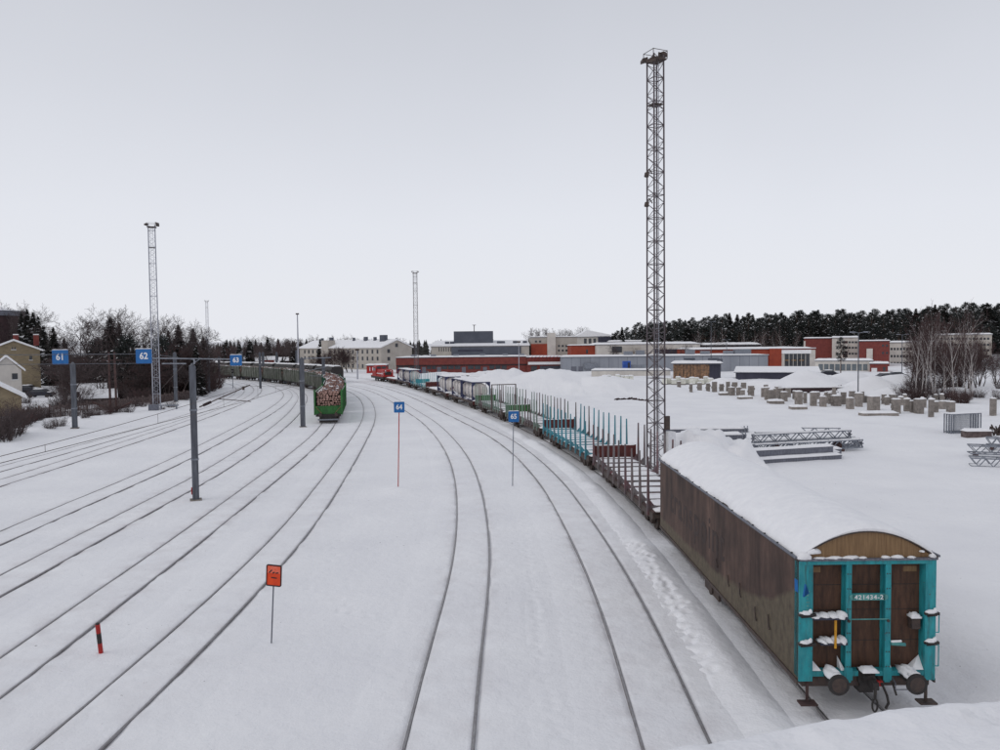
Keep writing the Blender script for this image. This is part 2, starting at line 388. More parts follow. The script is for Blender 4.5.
def snow_slab(mb, x0, x1, y0, y1, z, t, nx=10, ny=10, seed=0, mi=0, lip=.06):
    """a soft, uneven pillow of snow lying on a flat rectangle"""
    rr = random.Random(seed)
    vs, fs = [], []
    ph1, ph2 = rr.uniform(0, 6), rr.uniform(0, 6)
    for j in range(ny + 1):
        for i in range(nx + 1):
            u, v = i / nx, j / ny
            e = min(u * (x1 - x0), (1 - u) * (x1 - x0), v * (y1 - y0), (1 - v) * (y1 - y0))
            k = min(1, e / max(.001, t * 1.2)); k = math.sqrt(max(0, 1 - (1 - k) ** 2))
            zz = z + t * (.35 + .65 * k) * (1 + .16 * math.sin(u * 7 + ph1) * math.sin(v * 9 + ph2) + rr.uniform(-.08, .08))
            vs.append((x0 - lip + u * (x1 - x0 + 2 * lip), y0 - lip + v * (y1 - y0 + 2 * lip), zz))
    n1 = nx + 1
    for j in range(ny):
        for i in range(nx): fs.append((j * n1 + i, j * n1 + i + 1, (j + 1) * n1 + i + 1, (j + 1) * n1 + i))
    ring = [i for i in range(n1)] + [j * n1 + nx for j in range(1, ny + 1)] + [ny * n1 + i for i in range(nx - 1, -1, -1)] + [j * n1 for j in range(ny - 1, 0, -1)]
    b0 = len(vs)
    for i in ring: vs.append((vs[i][0] * 1.0, vs[i][1], z + .002))
    m = len(ring)
    for i in range(m): fs.append((ring[i], b0 + i, b0 + (i + 1) % m, ring[(i + 1) % m]))
    mb.add(vs, fs, mi)
    return mb

# ------------------------------------------------------------------ tracks (centre lines in metres, traced on the ground plane)
TRK = {
 'F': [(-36.2,8),(-36.0,20),(-36.2,36),(-37.2,54.5),(-38.8,81.5),(-42.2,108),(-47.0,132),(-54.5,156),(-66,182),(-83,208),(-108,232),(-150,256),(-210,276)],
 'E': [(-31.8,8),(-32.0,20),(-32.5,35),(-33.3,49),(-35.4,74.5),(-38.9,103),(-43.2,128),(-50,154),(-61,180),(-78,206),(-104,232),(-146,257),(-210,281)],
 'D': [(-22.9,8),(-23.1,20),(-23.6,34.5),(-24.2,41),(-24.7,50),(-25.9,62),(-28.2,79),(-31.4,101),(-35.6,123),(-39.6,138.5),(-45.6,155),(-57,180),(-73,204),(-98,229),(-138,254),(-200,280)],
 'C': [(-18.2,8),(-18.5,18),(-18.9,27.5),(-19.3,33),(-19.8,41),(-20.3,50),(-21.4,60),(-23.2,74),(-26.2,92),(-29.2,107),(-34.0,128),(-38.5,142),(-44,157),(-54.5,179),(-70,201.5),(-94,226),(-132,250),(-194,276)],
 'B': [(-13.2,8),(-13.6,19),(-14.0,25),(-14.4,32),(-15,40),(-15.7,49),(-16.6,60),(-17.6,70),(-18.9,80),(-22.3,100),(-27.2,122),(-32.8,140),(-38.5,154),(-50,175),(-66,197),(-86,219),(-118,243),(-176,270)],
 'A': [(-10.0,8),(-9.7,16),(-9.6,21),(-9.65,28),(-10.0,36),(-10.8,45),(-11.8,55),(-13.0,66),(-15.2,85),(-18.2,103),(-22,121),(-27,139),(-33,155),(-44.5,177),(-60,200),(-80,223),(-112,248),(-170,276)],
 'G': [(-1.5,8),(-1.45,16),(-1.4,20.5),(-1.25,27),(-1.3,33),(-1.75,42),(-2.5,51),(-3.6,60),(-5.4,71),(-8.2,85),(-11.3,97),(-15,111.5),(-20.6,132),(-26.5,150),(-33.5,166),(-44,185),(-60,208),(-84,234),(-118,258),(-176,286)],
 'H': [(3.6,8),(3.8,16),(4.05,23),(4.0,31),(3.55,42),(3.1,48.5),(1.9,59),(0,70),(-2.6,81),(-6.5,96),(-10.5,112),(-14.6,127),(-19.8,144),(-26,162),(-33,178),(-44,198),(-60,222),(-84,248),(-118,274),(-176,304)],
 'I': [(8.35,8),(8.35,16.5),(8.4,25),(8.35,33),(7.9,46),(6.3,59.5),(3.6,74.6),(-1.1,96),(-8.4,122),(-14.5,143),(-21,164),(-28,182),(-39,204),(-56,230),(-82,258),(-118,286),(-176,318)],
}
def bspline(pts, step=1.0):
    P = np.array(pts, float)
    P = np.vstack([2 * P[0] - P[1], P, 2 * P[-1] - P[-2]])
    out = []
    for i in range(len(P) - 3):
        n = max(2, int(np.linalg.norm(P[i + 2] - P[i + 1]) / step))
        for k in range(n):
            t = k / n
            # blend of Catmull-Rom (keeps the trace) and B-spline (keeps it smooth)
            a, b, c, d = P[i], P[i + 1], P[i + 2], P[i + 3]
            cr_ = .5 * ((2 * b) + (-a + c) * t + (2 * a - 5 * b + 4 * c - d) * t * t + (-a + 3 * b - 3 * c + d) * t ** 3)
            bs_ = ((1 - t) ** 3 * a + (3 * t ** 3 - 6 * t * t + 4) * b + (-3 * t ** 3 + 3 * t * t + 3 * t + 1) * c + t ** 3 * d) / 6
            out.append(.3 * cr_ + .7 * bs_)
    out.append(P[-2])
    return np.array(out)
LINE = {k: bspline(v) for k, v in TRK.items()}
def TX(k, y): return float(np.interp(y, LINE[k][:, 1], LINE[k][:, 0]))

# ------------------------------------------------------------------ snow ground: one sheet with mounds, banks, footprints
def vnoise(x, y, s, seed):
    x, y = x / s + seed * 17.13, y / s + seed * 9.71
    xi, yi = np.floor(x), np.floor(y); xf, yf = x - xi, y - yi
    u, v = xf * xf * (3 - 2 * xf), yf * yf * (3 - 2 * yf)
    def h(a, b):
        t = np.sin(a * 127.1 + b * 311.7 + seed * 74.7) * 43758.5453
        return t - np.floor(t)
    return (h(xi, yi) * (1 - u) + h(xi + 1, yi) * u) * (1 - v) + (h(xi, yi + 1) * (1 - u) + h(xi + 1, yi + 1) * u) * v - .5
def fbm(x, y, s, seed, o=4):
    r, a = 0, 1.0
    for i in range(o): r = r + a * vnoise(x, y, s / 2 ** i, seed + i); a *= .5
    return r
def sst(a, b, x):
    t = np.clip((x - a) / (b - a), 0, 1); return t * t * (3 - 2 * t)
# mounds of ploughed snow: centre x, y, height, half-length, half-depth, turn
MOUNDS = [(9.5,132,4.5,10,8.5,.05),(1.5,136,4.0,9,6,.15),(17.5,129,3.0,11,7,-.1),(-6,143,1.6,8,5,.2),(24,126,1.2,11,6,-.1),
  (13.7,50.5,2.3,2.2,2.4,.3),(15.8,50,1.8,1.6,2.0,.1),(11.8,44,1.1,2.0,3.0,.1),
  (58,140,2.8,7,4,.1),(68,143,2.6,6,4,0),(76,142,2.1,5,4,0),(50,141,1.2,5,3,0),(66,128,1.4,9,3,.1),
  (43,141,2.2,3.4,3,0),(64,118,1.4,4.2,3,0),(62.5,125,2.4,5.0,3.4,0),(72,115,1.2,8,4,.2),(78,103,1.3,7,4,.2),(88,98,1.0,8,4,0),
  (53,66,.7,5,3,.2),(44,60,.5,5,3,.3),(33,72,.35,8,5,0),(-16,207,1.0,9,4,0),(22,205,.8,14,5,0),
  (-5.4,44.5,.30,1.7,1.0,.1),(-3.6,43.4,.16,1.5,.9,.2),(-6.6,45.4,.18,1.0,.6,.0),(.6,46,.12,.6,.5,0)]
_rng = random.Random(5)
def path_pts(px, step, jitter, amp=1.0):
    pts = [G(*p) for p in px]; out = []
    for a, b in zip(pts[:-1], pts[1:]):
        n = max(1, int((b - a).length / step))
        for i in range(n):
            p = a.lerp(b, i / n); out.append((p.x + _rng.gauss(0, jitter), p.y + _rng.gauss(0, jitter), _rng.uniform(.6, 1.3) * amp))
    return out
FEET = []
FEET += path_pts([(556,470),(575,497),(592,520),(625,560),(648,590),(668,615),(690,655),(705,690),(716,728)], .30, .15)
FEET += path_pts([(585,505),(607,530),(640,570),(662,596),(686,640),(712,680)], .34, .20)
FEET += path_pts([(634,545),(652,568),(668,590),(684,618)], .3, .14)
FEET += path_pts([(640,600),(642,628),(655,640),(665,628)], .24, .10)
FEET += path_pts([(524,520),(530,560),(533,600),(538,630),(541,660),(546,690),(556,722),(562,748)], .5, .07, .45)
FEET += path_pts([(536,602),(540,640),(545,660)], .4, .05, .4)
FEET += path_pts([(355,470),(350,500),(345,540),(330,565)], .5, .18, .5)
FEET += path_pts([(310,585),(335,600),(352,615),(378,622)], .5, .22, .6)
DRIFT = []     # long low wind ripples / old cart trails across the yard
for ps in ([(0,545),(90,548),(180,537),(300,533),(400,521),(520,516),(560,518)], [(340,515),(400,523),(470,521)]):
    DRIFT += path_pts(ps, .45, .10)

def height(x, y):
    x, y = np.asarray(x, float), np.asarray(y, float)
    z = .05 * fbm(x, y, 9, 3, 4) + .045 * fbm(x, y, 2.2, 9, 3)
    xI = np.interp(y, LINE['I'][:, 1], LINE['I'][:, 0])
    xF = np.interp(y, LINE['F'][:, 1], LINE['F'][:, 0])
    far = sst(60, 160, y)
    rgt = x - xI
    # storage yard right of the train, a little higher
    z = z + sst(2.2, 5.5, rgt) * (.35 + .25 * fbm(x, y, 7, 21, 4) * sst(4, 9, rgt))
    z = z + .28 * fbm(x, y, 3.2, 37, 4) * sst(7, 14, rgt) * sst(52, 75, y) * sst(-.25, .2, fbm(x, y, 22, 39, 2))
    # left verge of the yard: bank, then rough garden ground
    lft = xF - x
    z = z + sst(4, 8, lft) * (.3 + .6 * fbm(x, y, 6, 41, 4)) + sst(40, 160, lft) * sst(100, 260, y) * 16 * sst(170, 330, y)
    # rising ground under the wood on the right
    z = z + 4.0 * sst(230, 330, y) * sst(30, 110, x)
    mz = 0 * z
    for cx, cy, hh, rx, ry, tn in MOUNDS:
        m = (np.abs(x - cx) < 2.6 * max(rx, ry)) & (np.abs(y - cy) < 2.6 * max(rx, ry))
        if not m.any(): continue
        dx, dy = x[m] - cx, y[m] - cy
        u, v = dx * math.cos(tn) + dy * math.sin(tn), -dx * math.sin(tn) + dy * math.cos(tn)
        nz_ = fbm(x[m], y[m], max(.5, rx * .6), 51, 4) + .55 * fbm(x[m], y[m], 1.9, 57, 4)
        r_ = np.sqrt((u / rx) ** 2 + (v / ry) ** 2) * (1 + .32 * nz_)
        q = np.clip(1 - r_ / 1.55, 0, 1); q = q * q * (3 - 2 * q)
        if cy < 60 and hh > 1: q = np.minimum(q, .62) / .62
        lump = (.42 * fbm(x[m], y[m], .8, 63, 4) + .3 * np.abs(fbm(x[m], y[m], 1.7, 67, 3))) if cy < 60 and hh > 1 else 0
        mz[m] = np.maximum(mz[m], hh * q * (1 + .22 * nz_ + lump * (.4 + .6 * (1 - q))))
    z = z + mz
    # tracks: the sheet dips under the track beds
    for k, Ln in LINE.items():
        tx = np.interp(y, Ln[:, 1], Ln[:, 0]); sl = np.gradient(Ln[:, 0], Ln[:, 1])
        cs = 1 / np.sqrt(1 + np.interp(y, Ln[:, 1], sl) ** 2)
        d = np.abs(x - tx) * cs
        w = 1 - sst(1.15, 1.85, d)
        w2 = 1 - sst(2.2, 4.6, d)
        w3 = 1 - sst(1.9, 3.6, d)
        z = np.where(y > 4, z * (1 - .9 * w2 * (1 - far * .0)) - .13 * w - .012 * w3, z)
    # ridge of ploughed snow between the last track and the train, trampled along its crest
    nr = 1 - sst(60, 110, y)
    z = z + (.08 + .11 * nr) * np.exp(-((rgt + 2.25) / .58) ** 2) * (1 + .9 * fbm(x, y, 3, 31, 3)) * sst(10, 13, y) * (1 - sst(150, 175, y))
    z = z + .035 * fbm(x, y, .5, 33, 3) * np.exp(-((rgt + 2.45) / .5) ** 2) * sst(-.2, .2, fbm(x, y, 4, 35, 2)) * nr
    return z
def feet(x, y, z):
    for fx, fy, s in FEET:
        i = np.abs(x - fx) < .7
        m = i & (np.abs(y - fy) < .7)
        if m.any():
            r2 = (x[m] - fx) ** 2 + ((y[m] - fy) * .75) ** 2
            z[m] += -.075 * s * np.exp(-r2 / .013) + .014 * s * np.exp(-(np.sqrt(r2) - .2) ** 2 / .008)
    for fx, fy, s in DRIFT:
        m = (np.abs(x - fx) < 1) & (np.abs(y - fy) < 1)
        if m.any():
            z[m] += -.018 * s * np.exp(-((x[m] - fx) ** 2 * .6 + (y[m] - fy) ** 2) / .05)
    return z
def axis(segs):
    out = []
    for a, b, s in segs:
        n = max(1, int(round((b - a) / s))); out += list(np.linspace(a, b, n, endpoint=False))
    out.append(segs[-1][1]); return np.array(out)
xs = np.concatenate([-np.geomspace(3200, 175, 14), axis([(-160,-90,2.5),(-90,-34,1.0),(-34,-9,.25),(-9,4.2,.11),(4.2,7.3,.06),(7.3,8.5,.12),(8.5,22,.2),(22,60,.6),(60,130,1.4),(130,175,4)]), np.geomspace(185, 3200, 14)])
ys = np.concatenate([axis([(-500,-40,60),(-40,10,4),(10,14,.5),(14,34,.075),(34,50,.16),(50,90,.45),(90,160,.9),(160,300,2.2),(300,420,8)]), np.geomspace(440, 4500, 14)])
XX, YY = np.meshgrid(xs, ys)
ZZ = height(XX.ravel(), YY.ravel())
ZZ = feet(XX.ravel(), YY.ravel(), ZZ)
def grid_mesh(name, X, Y, Z, m):
    ny, nx = X.shape
    me = bpy.data.meshes.new(name)
    nv, nf = nx * ny, (nx - 1) * (ny - 1)
    me.vertices.add(nv); me.vertices.foreach_set('co', np.stack([X.ravel(), Y.ravel(), Z], 1).astype(np.float32).ravel())
    i = np.arange(nx - 1); j = np.arange(ny - 1)[:, None]; a = (j * nx + i).ravel()
    q = np.stack([a, a + 1, a + nx + 1, a + nx], 1).astype(np.int32)
    me.loops.add(nf * 4); me.loops.foreach_set('vertex_index', q.ravel())
    me.polygons.add(nf); me.polygons.foreach_set('loop_start', np.arange(0, nf * 4, 4, dtype=np.int32))
    me.polygons.foreach_set('use_smooth', np.ones(nf, bool))
    me.update(calc_edges=True); me.validate()
    me.materials.append(MATS[m])
    o = bpy.data.objects.new(name, me); col.objects.link(o); return o
tag(grid_mesh('snow_ground', XX, YY, ZZ, 'snow_ground'), 'trampled grey white snow covering the whole yard', kind='structure')
del XX, YY, ZZ
def H1(x, y): return float(height(np.array([x]), np.array([y]))[0])
def ground(px, py):
    p = G(px, py)
    for _ in range(3): p = G(px, py, H1(p.x, p.y))
    return p

# each track: a bed of packed snow with grooves, and two rails
HALF = [(.2,.02,.35),(.45,.014,.6),(.62,.012,.9),(.70,.006,1),(.722,-.018,1),(.802,-.055,1),(.842,-.045,1),(.885,-.012,1),(.97,.002,.8),(1.25,.004,.3),(1.8,-.004,.05),(2.2,-.022,0),(2.5,-.06,0)]
PROF = [(-a_, z_, d_) for a_, z_, d_ in reversed(HALF)] + HALF      # inner flange groove is snowed up, the outer side of each rail is open
NAMES = {'A': 'snowy track with bare rails beside the orange sign', 'B': 'snowy track on which the log train stands', 'C': 'snowy track under the catenary bracket',
  'D': 'snowy track left of the bracket pole', 'E': 'second snowy track from the garden fence', 'F': 'snowy track nearest the garden fence',
  'G': 'snowy track curving between signs 64 and 65', 'H': 'snowy track curving beside the stake wagons', 'I': 'snowed-in track under the covered wagon and stake wagons'}
for ti, (k, Ln) in enumerate(LINE.items()):
    rr = random.Random(ti)
    dust_k = {'A': .4, 'B': .6, 'C': .6, 'D': .4, 'E': .6, 'F': .3, 'G': .35, 'H': .5, 'I': .4}[k]
    root = empty('railway_track', (0, 0, 0)); tag(root, NAMES[k], kind='structure')
    lo_y = 8
    Pn = Ln[Ln[:, 1] >= lo_y]
    # finer sampling near the camera
    dense = [];
    for a, b in zip(Pn[:-1], Pn[1:]):
        n = 5 if a[1] < 32 else (3 if a[1] < 60 else 1)
        for i in range(n): dense.append(a + (b - a) * i / n)
    Pn = np.array(dense)
    T = np.gradient(Pn, axis=0); T /= np.linalg.norm(T, axis=1)[:, None]
    Nn = np.stack([T[:, 1], -T[:, 0]], 1)
    off = np.array([p[0] for p in PROF]); pz = np.array([p[1] for p in PROF])
    dz = .002 * ti
    X = Pn[:, 0:1] + Nn[:, 0:1] * off; Y = Pn[:, 1:2] + Nn[:, 1:2] * off
    # edges of the grooves are broken, snow slides in here and there
    Z = np.tile(pz + dz, (len(Pn), 1))
    nz1 = fbm(X, Y, .9, 61 + ti, 3); nz2 = fbm(X, Y, 2.5, 81 + ti, 2)
    Z = Z + .014 * nz1 + .012 * nz2
    fill = np.clip(sst(-.05, .35, fbm(Pn[:, 0], Pn[:, 1], 1.6, 91 + ti, 3)), 0, 1)
    for gi in (6, 7, 18, 19): Z[:, gi] += .05 * fill
    for gi in (5, 20): Z[:, gi] += .03 * fill
    o = grid_mesh('packed_snow', X, Y, Z.ravel(), 'bed_snow'); o.parent = root
    at = o.data.attributes.new('dust', 'FLOAT', 'POINT')
    at.data.foreach_set('value', np.tile(np.array([p[2] for p in PROF]) * dust_k, (len(Pn), 1)).astype(np.float32).ravel())
    for sgn in (-1, 1):
        vs, fs = [], []
        prof = [(-.036, -.16), (-.036, .004), (-.024, .018), (.024, .018), (.036, .004), (.036, -.16)]
        for i in range(len(Pn)):
            c = Pn[i] + Nn[i] * .762 * sgn
            zz = dz
            for u, w in prof: vs.append((c[0] + Nn[i][0] * u, c[1] + Nn[i][1] * u, w + zz))
        for i in range(len(Pn) - 1):
            for j in range(5): fs.append((i * 6 + j, i * 6 + j + 1, (i + 1) * 6 + j + 1, (i + 1) * 6 + j))
        rb = MB().add(vs, fs); rb.m = [1 if i % 5 == 2 else 0 for i in range(len(fs))]
        rb.build('rail', ['rail', 'rail_top'], root)
# ------------------------------------------------------------------ rolling stock
def frame(k, y0, y1):
    a, b = Vector((TX(k, y0), y0, 0)), Vector((TX(k, y1), y1, 0)); d = b - a
    return (a + b) / 2, math.atan2(-d.x, d.y), d.length
def wheelset(parent, y, r=.46):
    m = MB()
    m.tube((-.8, y, r), (.8, y, r), .07, n=8)
    w = m.build('axle', 'dark_iron', parent)
    for sx in (-1, 1):
        q = MB(); q.tube((sx * .74, y, r), (sx * .86, y, r), r, n=20); q.tube((sx * .70, y, r), (sx * .74, y, r), r + .03, n=20)
        q.tube((sx * .86, y, r), (sx * .95, y, r), .14, n=10); q.build('wheel', 'dark_iron', w)
def bogie(root, yc):
    for dy in (-.9, .9): wheelset(root, yc + dy)
    for sx in (-1, 1):
        m = MB(); x = sx * 1.0
        m.box(x - .06, x + .06, yc - 1.25, yc + 1.25, .52, .72)
        m.box(x - .09, x + .09, yc - 1.08, yc - .72, .30, .62); m.box(x - .09, x + .09, yc + .72, yc + 1.08, .30, .62)
        m.box(x - .10, x + .10, yc - .35, yc + .35, .40, .84)
        m.build('bogie_frame', 'dark_iron', root)
    MB().box(-.95, .95, yc - .2, yc + .2, .6, .86).build('bolster', 'dark_iron', root)
def buffers(root, yend, sgn, z=1.05, snow=False):
    for sx in (-1, 1):
        m = MB(); x = sx * .89
        m.tube((x, yend, z), (x, yend + sgn * .34, z), .12, n=12)
        m.tube((x, yend + sgn * .34, z), (x, yend + sgn * .56, z), .085, n=12)
        m.tube((x, yend + sgn * .56, z), (x, yend + sgn * .61, z), .24, .235, n=24)
        b = m.build('buffer', 'black', root, smooth=False)
        MB().tube((x, yend + sgn * .612, z), (x, yend + sgn * .618, z), .17, .15, n=24).build('buffer_face', 'dark_iron', b)
        if snow:
            q = MB(); blob(q, (x, yend + sgn * .20, z + .09), .16, .33, .14, int(x * 7) + 3, 16); blob(q, (x + .02, yend + sgn * .44, z + .13), .12, .13, .10, int(x * 9) + 8, 12)
            q.build('snow_clump', 'snow', b, smooth=True)

def covered_wagon():
    c, yaw, ln = frame('I', 17.1, 32.0)
    root = empty('covered_wagon', (c.x + .18, c.y, 0), yaw)
    tag(root, 'brown covered goods wagon with teal end frame and snowy arched roof', 'wagon')
    hl, hw, zb, ze, zp = 7.45, 1.6, .90, 3.82, 4.44
    # sides
    for sx in (-1, 1):
        m = MB(); x = sx * hw
        m.box(min(x, x - sx * .06), max(x, x - sx * .06), -hl + .02, hl - .02, zb, ze)
        w = m.build('side_wall', 'wagon_side', root)
        m = MB()
        m.box(min(x, x + sx * .035), max(x, x + sx * .035), -hl + .02, hl - .02, zb - .07, zb + .03)
        m.build('bottom_rail', 'dark_iron', w)
        if sx < 0:
            text_mesh('faded_lettering', 'transpoint', 1.55, 'side_letter', w, (x - .003, 1.9, 2.50), (R(90), 0, R(-90)), .002, .012, 1.0, 1.12)
            for yy, zz, h_ in ((-4.6, 1.35, .3), (-3.3, 1.55, .34), (-2.2, 1.5, .26), (-5.6, 1.5, .3), (-1.0, 1.7, .24)):
                q = MB(); q.bar((x - .03, yy, zz), (x - .03, yy + .05, zz + h_), .025); q.tube((x - .03, yy, zz), (x - .03, yy - .07, zz - .05), .02, n=6)
                q.build('door_hook', 'dark_iron', w)
        g = MB(); g.box(min(x, x + sx * .05), max(x, x + sx * .05), -hl, hl, ze - .06, ze + .02)
        gg = g.build('gutter', 'dark_iron', root)
        clip = None
        for yy in np.arange(-hl + .3, hl, .9):
            if clip is None: clip = MB().box(x + sx * .055 - .02, x + sx * .055 + .02, -.02, .02, ze - .03, ze + .075).build('gutter_clip', 'black', gg)
            else: clip = clip.copy(); col.objects.link(clip)
            clip.location = (0, yy, 0)
        s = MB(); s.box(min(x + sx * .05, x + sx * .10), max(x + sx * .05, x + sx * .10), -hl, hl, ze + .0, ze + .05); s.build('roof_edge_rail', 'steel_grey', gg)
    # roof and the snow on it
    def arch(x): return ze + (zp - ze) * (1 - (x / hw) ** 2)
    nx, ny = 28, 120
    vs, fs = [], []
    for j in range(ny + 1):
        for i in range(nx + 1):
            u = -1 + 2 * i / nx; yy = -hl + 2 * hl * j / ny; x = u * (hw + .02)
            nz_ = float(fbm(np.array([x * 1.0]), np.array([yy]), 1.5, 7, 4)[0])
            edge = min(1, (1 - abs(u)) / .10); end = min(1, (hl + yy) / .25)
            rag = float(fbm(np.array([u * 2.0]), np.array([yy]), .9, 17, 4)[0])
            edge = max(0, min(1, (1 - abs(u) + .05 * rag - .012) / .09))
            t_ = (.03 + .11 * math.sqrt(max(0, edge))) * (.45 + .55 * math.sqrt(max(0, end))) + .032 * nz_ + .012 * math.sin(yy * .8 + u)
            sag = .0 if abs(u) < .999 else -.05
            vs.append((x + (.09 * rag * (1 if u > 0 else -1) if abs(u) > .99 else 0), yy + (.06 * nz_ if j == 0 else 0), arch(min(hw, max(-hw, x))) + max(.015, t_) + sag))
    for j in range(ny):
        for i in range(nx): a = j * (nx + 1) + i; fs.append((a, a + 1, a + nx + 2, a + nx + 1))
    sn = MB().add(vs, fs)
    poly = [(-hw + 2 * hw * i / 16, arch(-hw + 2 * hw * i / 16)) for i in range(17)]
    # front lip of the snow
    for i in range(nx):
        a, b = vs[i], vs[i + 1]
        sn.face([(a[0], -hl + .01, arch(max(-hw, min(hw, a[0]))) + .004), (b[0], -hl + .01, arch(max(-hw, min(hw, b[0]))) + .004), b, a])
    rf = MB(); rf.prism([(-hw, ze - .02)] + poly + [(hw, ze - .02)], 'y', -hl + .10, hl, 0)
    ro = rf.build('roof', 'dark_iron', root)
    sn.build('roof_snow', 'snow', ro, smooth=True)
    # curled snow tongues at the two roof corners
    for sx, k in ((-1, 1.0), (1, .35)):
        q = MB(); blob(q, (sx * (hw - .10), -hl - .01, ze + .03), .15 * k + .02, .10, .11 * k + .02, 5 + sx, 14); blob(q, (sx * (hw - .33), -hl + .02, ze + .14), .17 * k, .08, .09 * k, 9 + sx, 14); q.build('snow_tongue', 'snow', ro, smooth=True)
    # far end
    box('end_wall', 'plywood', root, -hw + .02, hw - .02, hl - .06, hl - .02, zb, ze)
    # near end: gable, panels, frame
    y0 = -hl
    g = MB(); g.prism([(-hw + .04, ze + .0)] + [(x * .975, z - .015) for x, z in poly[1:-1]] + [(hw - .04, ze + .0)], 'y', y0 + .03, y0 + .09)
    ga = g.build('gable_panel', 'tan_ply', root)
    q = MB(); 
    for i in range(16): a, b = poly[i], poly[i + 1]; q.bar((a[0], y0 + .05, a[1] - .0), (b[0], y0 + .05, b[1] - .0), .12, .03)
    q.build('gable_trim', 'dark_iron', ga)
    px = [-1.30, -.50, .42, 1.36]
    for a, b in ((-1.42, -.50), (-.44, .44), (.46, 1.46)):
        p = box('end_panel', 'plywood', root, a, b, y0 + .24, y0 + .28, zb + .18, ze - .1)
        for z_ in (1.78, 2.52, 3.12): MB().box(a + .02, b - .02, y0 + .234, y0 + .2395, z_ - .006, z_ + .006).build('board_joint', 'black', p)
        if a < -1 or b > 1: box('sticker', 'tan_ply', p, a + .12 if a < -1 else a + .5, a + .42 if a < -1 else a + .82, y0 + .234, y0 + .239, 3.42, 3.55)
    for x0, x1, z0 in ((-hw, -hw + .32, zb - .02), (hw - .25, hw, zb - .02)):
        cp = box('corner_post', 'teal', root, x0, x1, y0 - .02, y0 + .02, z0 + .03, ze - .06)
        m = MB(); m.box(x0 + (0 if x0 < 0 else .21), x0 + (.04 if x0 < 0 else .25), y0 + .02, y0 + .26, z0 + .1, ze - .06)
        m.box(x1 - .04 if x0 < 0 else x0, x1 if x0 < 0 else x0 + .04, y0 + .02, y0 + .24, z0 + .1, ze - .06); m.build('post_web', 'teal', cp)
        for z in (2.52, 1.83):
            xm = (x0 + x1) / 2
            q = MB(); q.box(x0 - .03, x1 + .05, y0 - .10, y0 - .02, z - .04, z + .02); q.tube((x0 + .03, y0 - .06, z - .07), (x1, y0 - .06, z - .05), .022, n=6)
            br = q.build('bracket', 'black', cp)
            q = MB(); blob(q, (xm - .02, y0 - .06, z + .02), .14, .06, .06, int(z * 10 + x0 * 5), 12); blob(q, (xm + .08, y0 - .06, z + .05), .05, .04, .07, int(z * 10), 10)
            q.build('bracket_snow', 'snow', br, smooth=True)
    for x in (-.44, .48):
        ep = box('end_post', 'teal', root, x - .065, x + .065, y0 - .02, y0 + .015, zb - .03, ze - .1)
        MB().box(x - .02, x + .02, y0 + .015, y0 + .25, zb, ze - .1).box(x - .065, x + .065, y0 + .21, y0 + .235, zb + .1, ze - .1).build('post_web', 'teal', ep)
        q = MB(); q.tube((x, y0 - .05, 2.34), (x, y0 - .02, 2.34), .035, n=8); q.build('bolt', 'dark_iron', ep)
        for z_ in (1.25, 1.6, 2.05, 2.62, 3.1, 3.45):
            MB().tube((x - .03, y0 - .032, z_), (x - .03, y0 - .02, z_), .014, n=8).build('rivet', 'dark_iron', ep); MB().tube((x + .03, y0 - .032, z_), (x + .03, y0 - .02, z_), .014, n=8).build('rivet', 'dark_iron', ep)
        MB().box(x - .10, x + .10, y0 - .028, y0 - .0205, zb + .02, zb + .32).build('foot_gusset', 'teal', ep)
    tb = box('top_beam', 'teal', root, -hw + .01, hw - .01, y0 - .035, y0 + .10, ze - .14, ze - .055)
    q = MB(); q.box(-hw, hw, y0 - .06, y0 + .12, ze - .05, ze + .0); q.build('gable_ledge', 'steel_grey', tb)
    for grp_ in (0, 1):
      q = MB()
      for i_, (x_, w_) in enumerate(((-1.12, .16), (-.80, .22), (-.42, .2), (-.12, .1), (.42, .12), (.70, .18), (1.02, .10))):
        if (x_ > .2) == bool(grp_): blob(q, (x_, y0 - .0, ze + .002), w_, .06, .035 + .012 * (i_ % 3), i_, 10)
      q.build('ledge_snow', 'snow', tb, smooth=True)
    bb = box('bottom_beam', 'teal', root, -hw + .32, hw - .25, y0 - .01, y0 + .2, zb + .12, zb + .24)
    box('buffer_beam', 'dark_iron', root, -hw + .1, hw - .1, y0 + .05, y0 + .3, zb - .14, zb + .10)
    for a, b in ((-1.28, -1.06), (-.60, -.5), (.50, .60), (1.06, 1.34)):
        q = MB(); q.add([(a, y0 + .22, zb + .25), (b, y0 + .22, zb + .25), (b, y0 - .0, zb + .25), (a, y0 - .0, zb + .25), (a if a < 0 else b, y0 + .22, zb + .52)], [(0,1,2,3),(0,4,1),(1,4,2),(2,4,3),(3,4,0)]); q.build('corner_snow', 'snow', bb)
    # number plate
    p = MB(); p.box(-.42, .46, y0 - .005, y0 + .03, 2.82, 2.98); pb = p.build('cross_bar', 'teal', root)
    p = MB(); p.box(-.36, .40, y0 - .035, y0 - .01, 2.83, 2.97); p.tube((-.36, y0 - .035, 2.90), (-.36, y0 - .01, 2.90), .07, n=12); p.tube((.40, y0 - .035, 2.90), (.40, y0 - .01, 2.90), .07, n=12)
    p.build('number_plate', 'teal_pale', pb)
    text_mesh('number', '421434-2', .145, 'white_paint', pb, (.02, y0 - .040, 2.90), (R(90), 0, 0), .002, .002, 1.12, 1.1)
    q = MB(); q.tube((-.44, y0 - .03, 2.38), (.50, y0 - .03, 2.38), .014, n=6); q.build('rod', 'teal_pale', root)
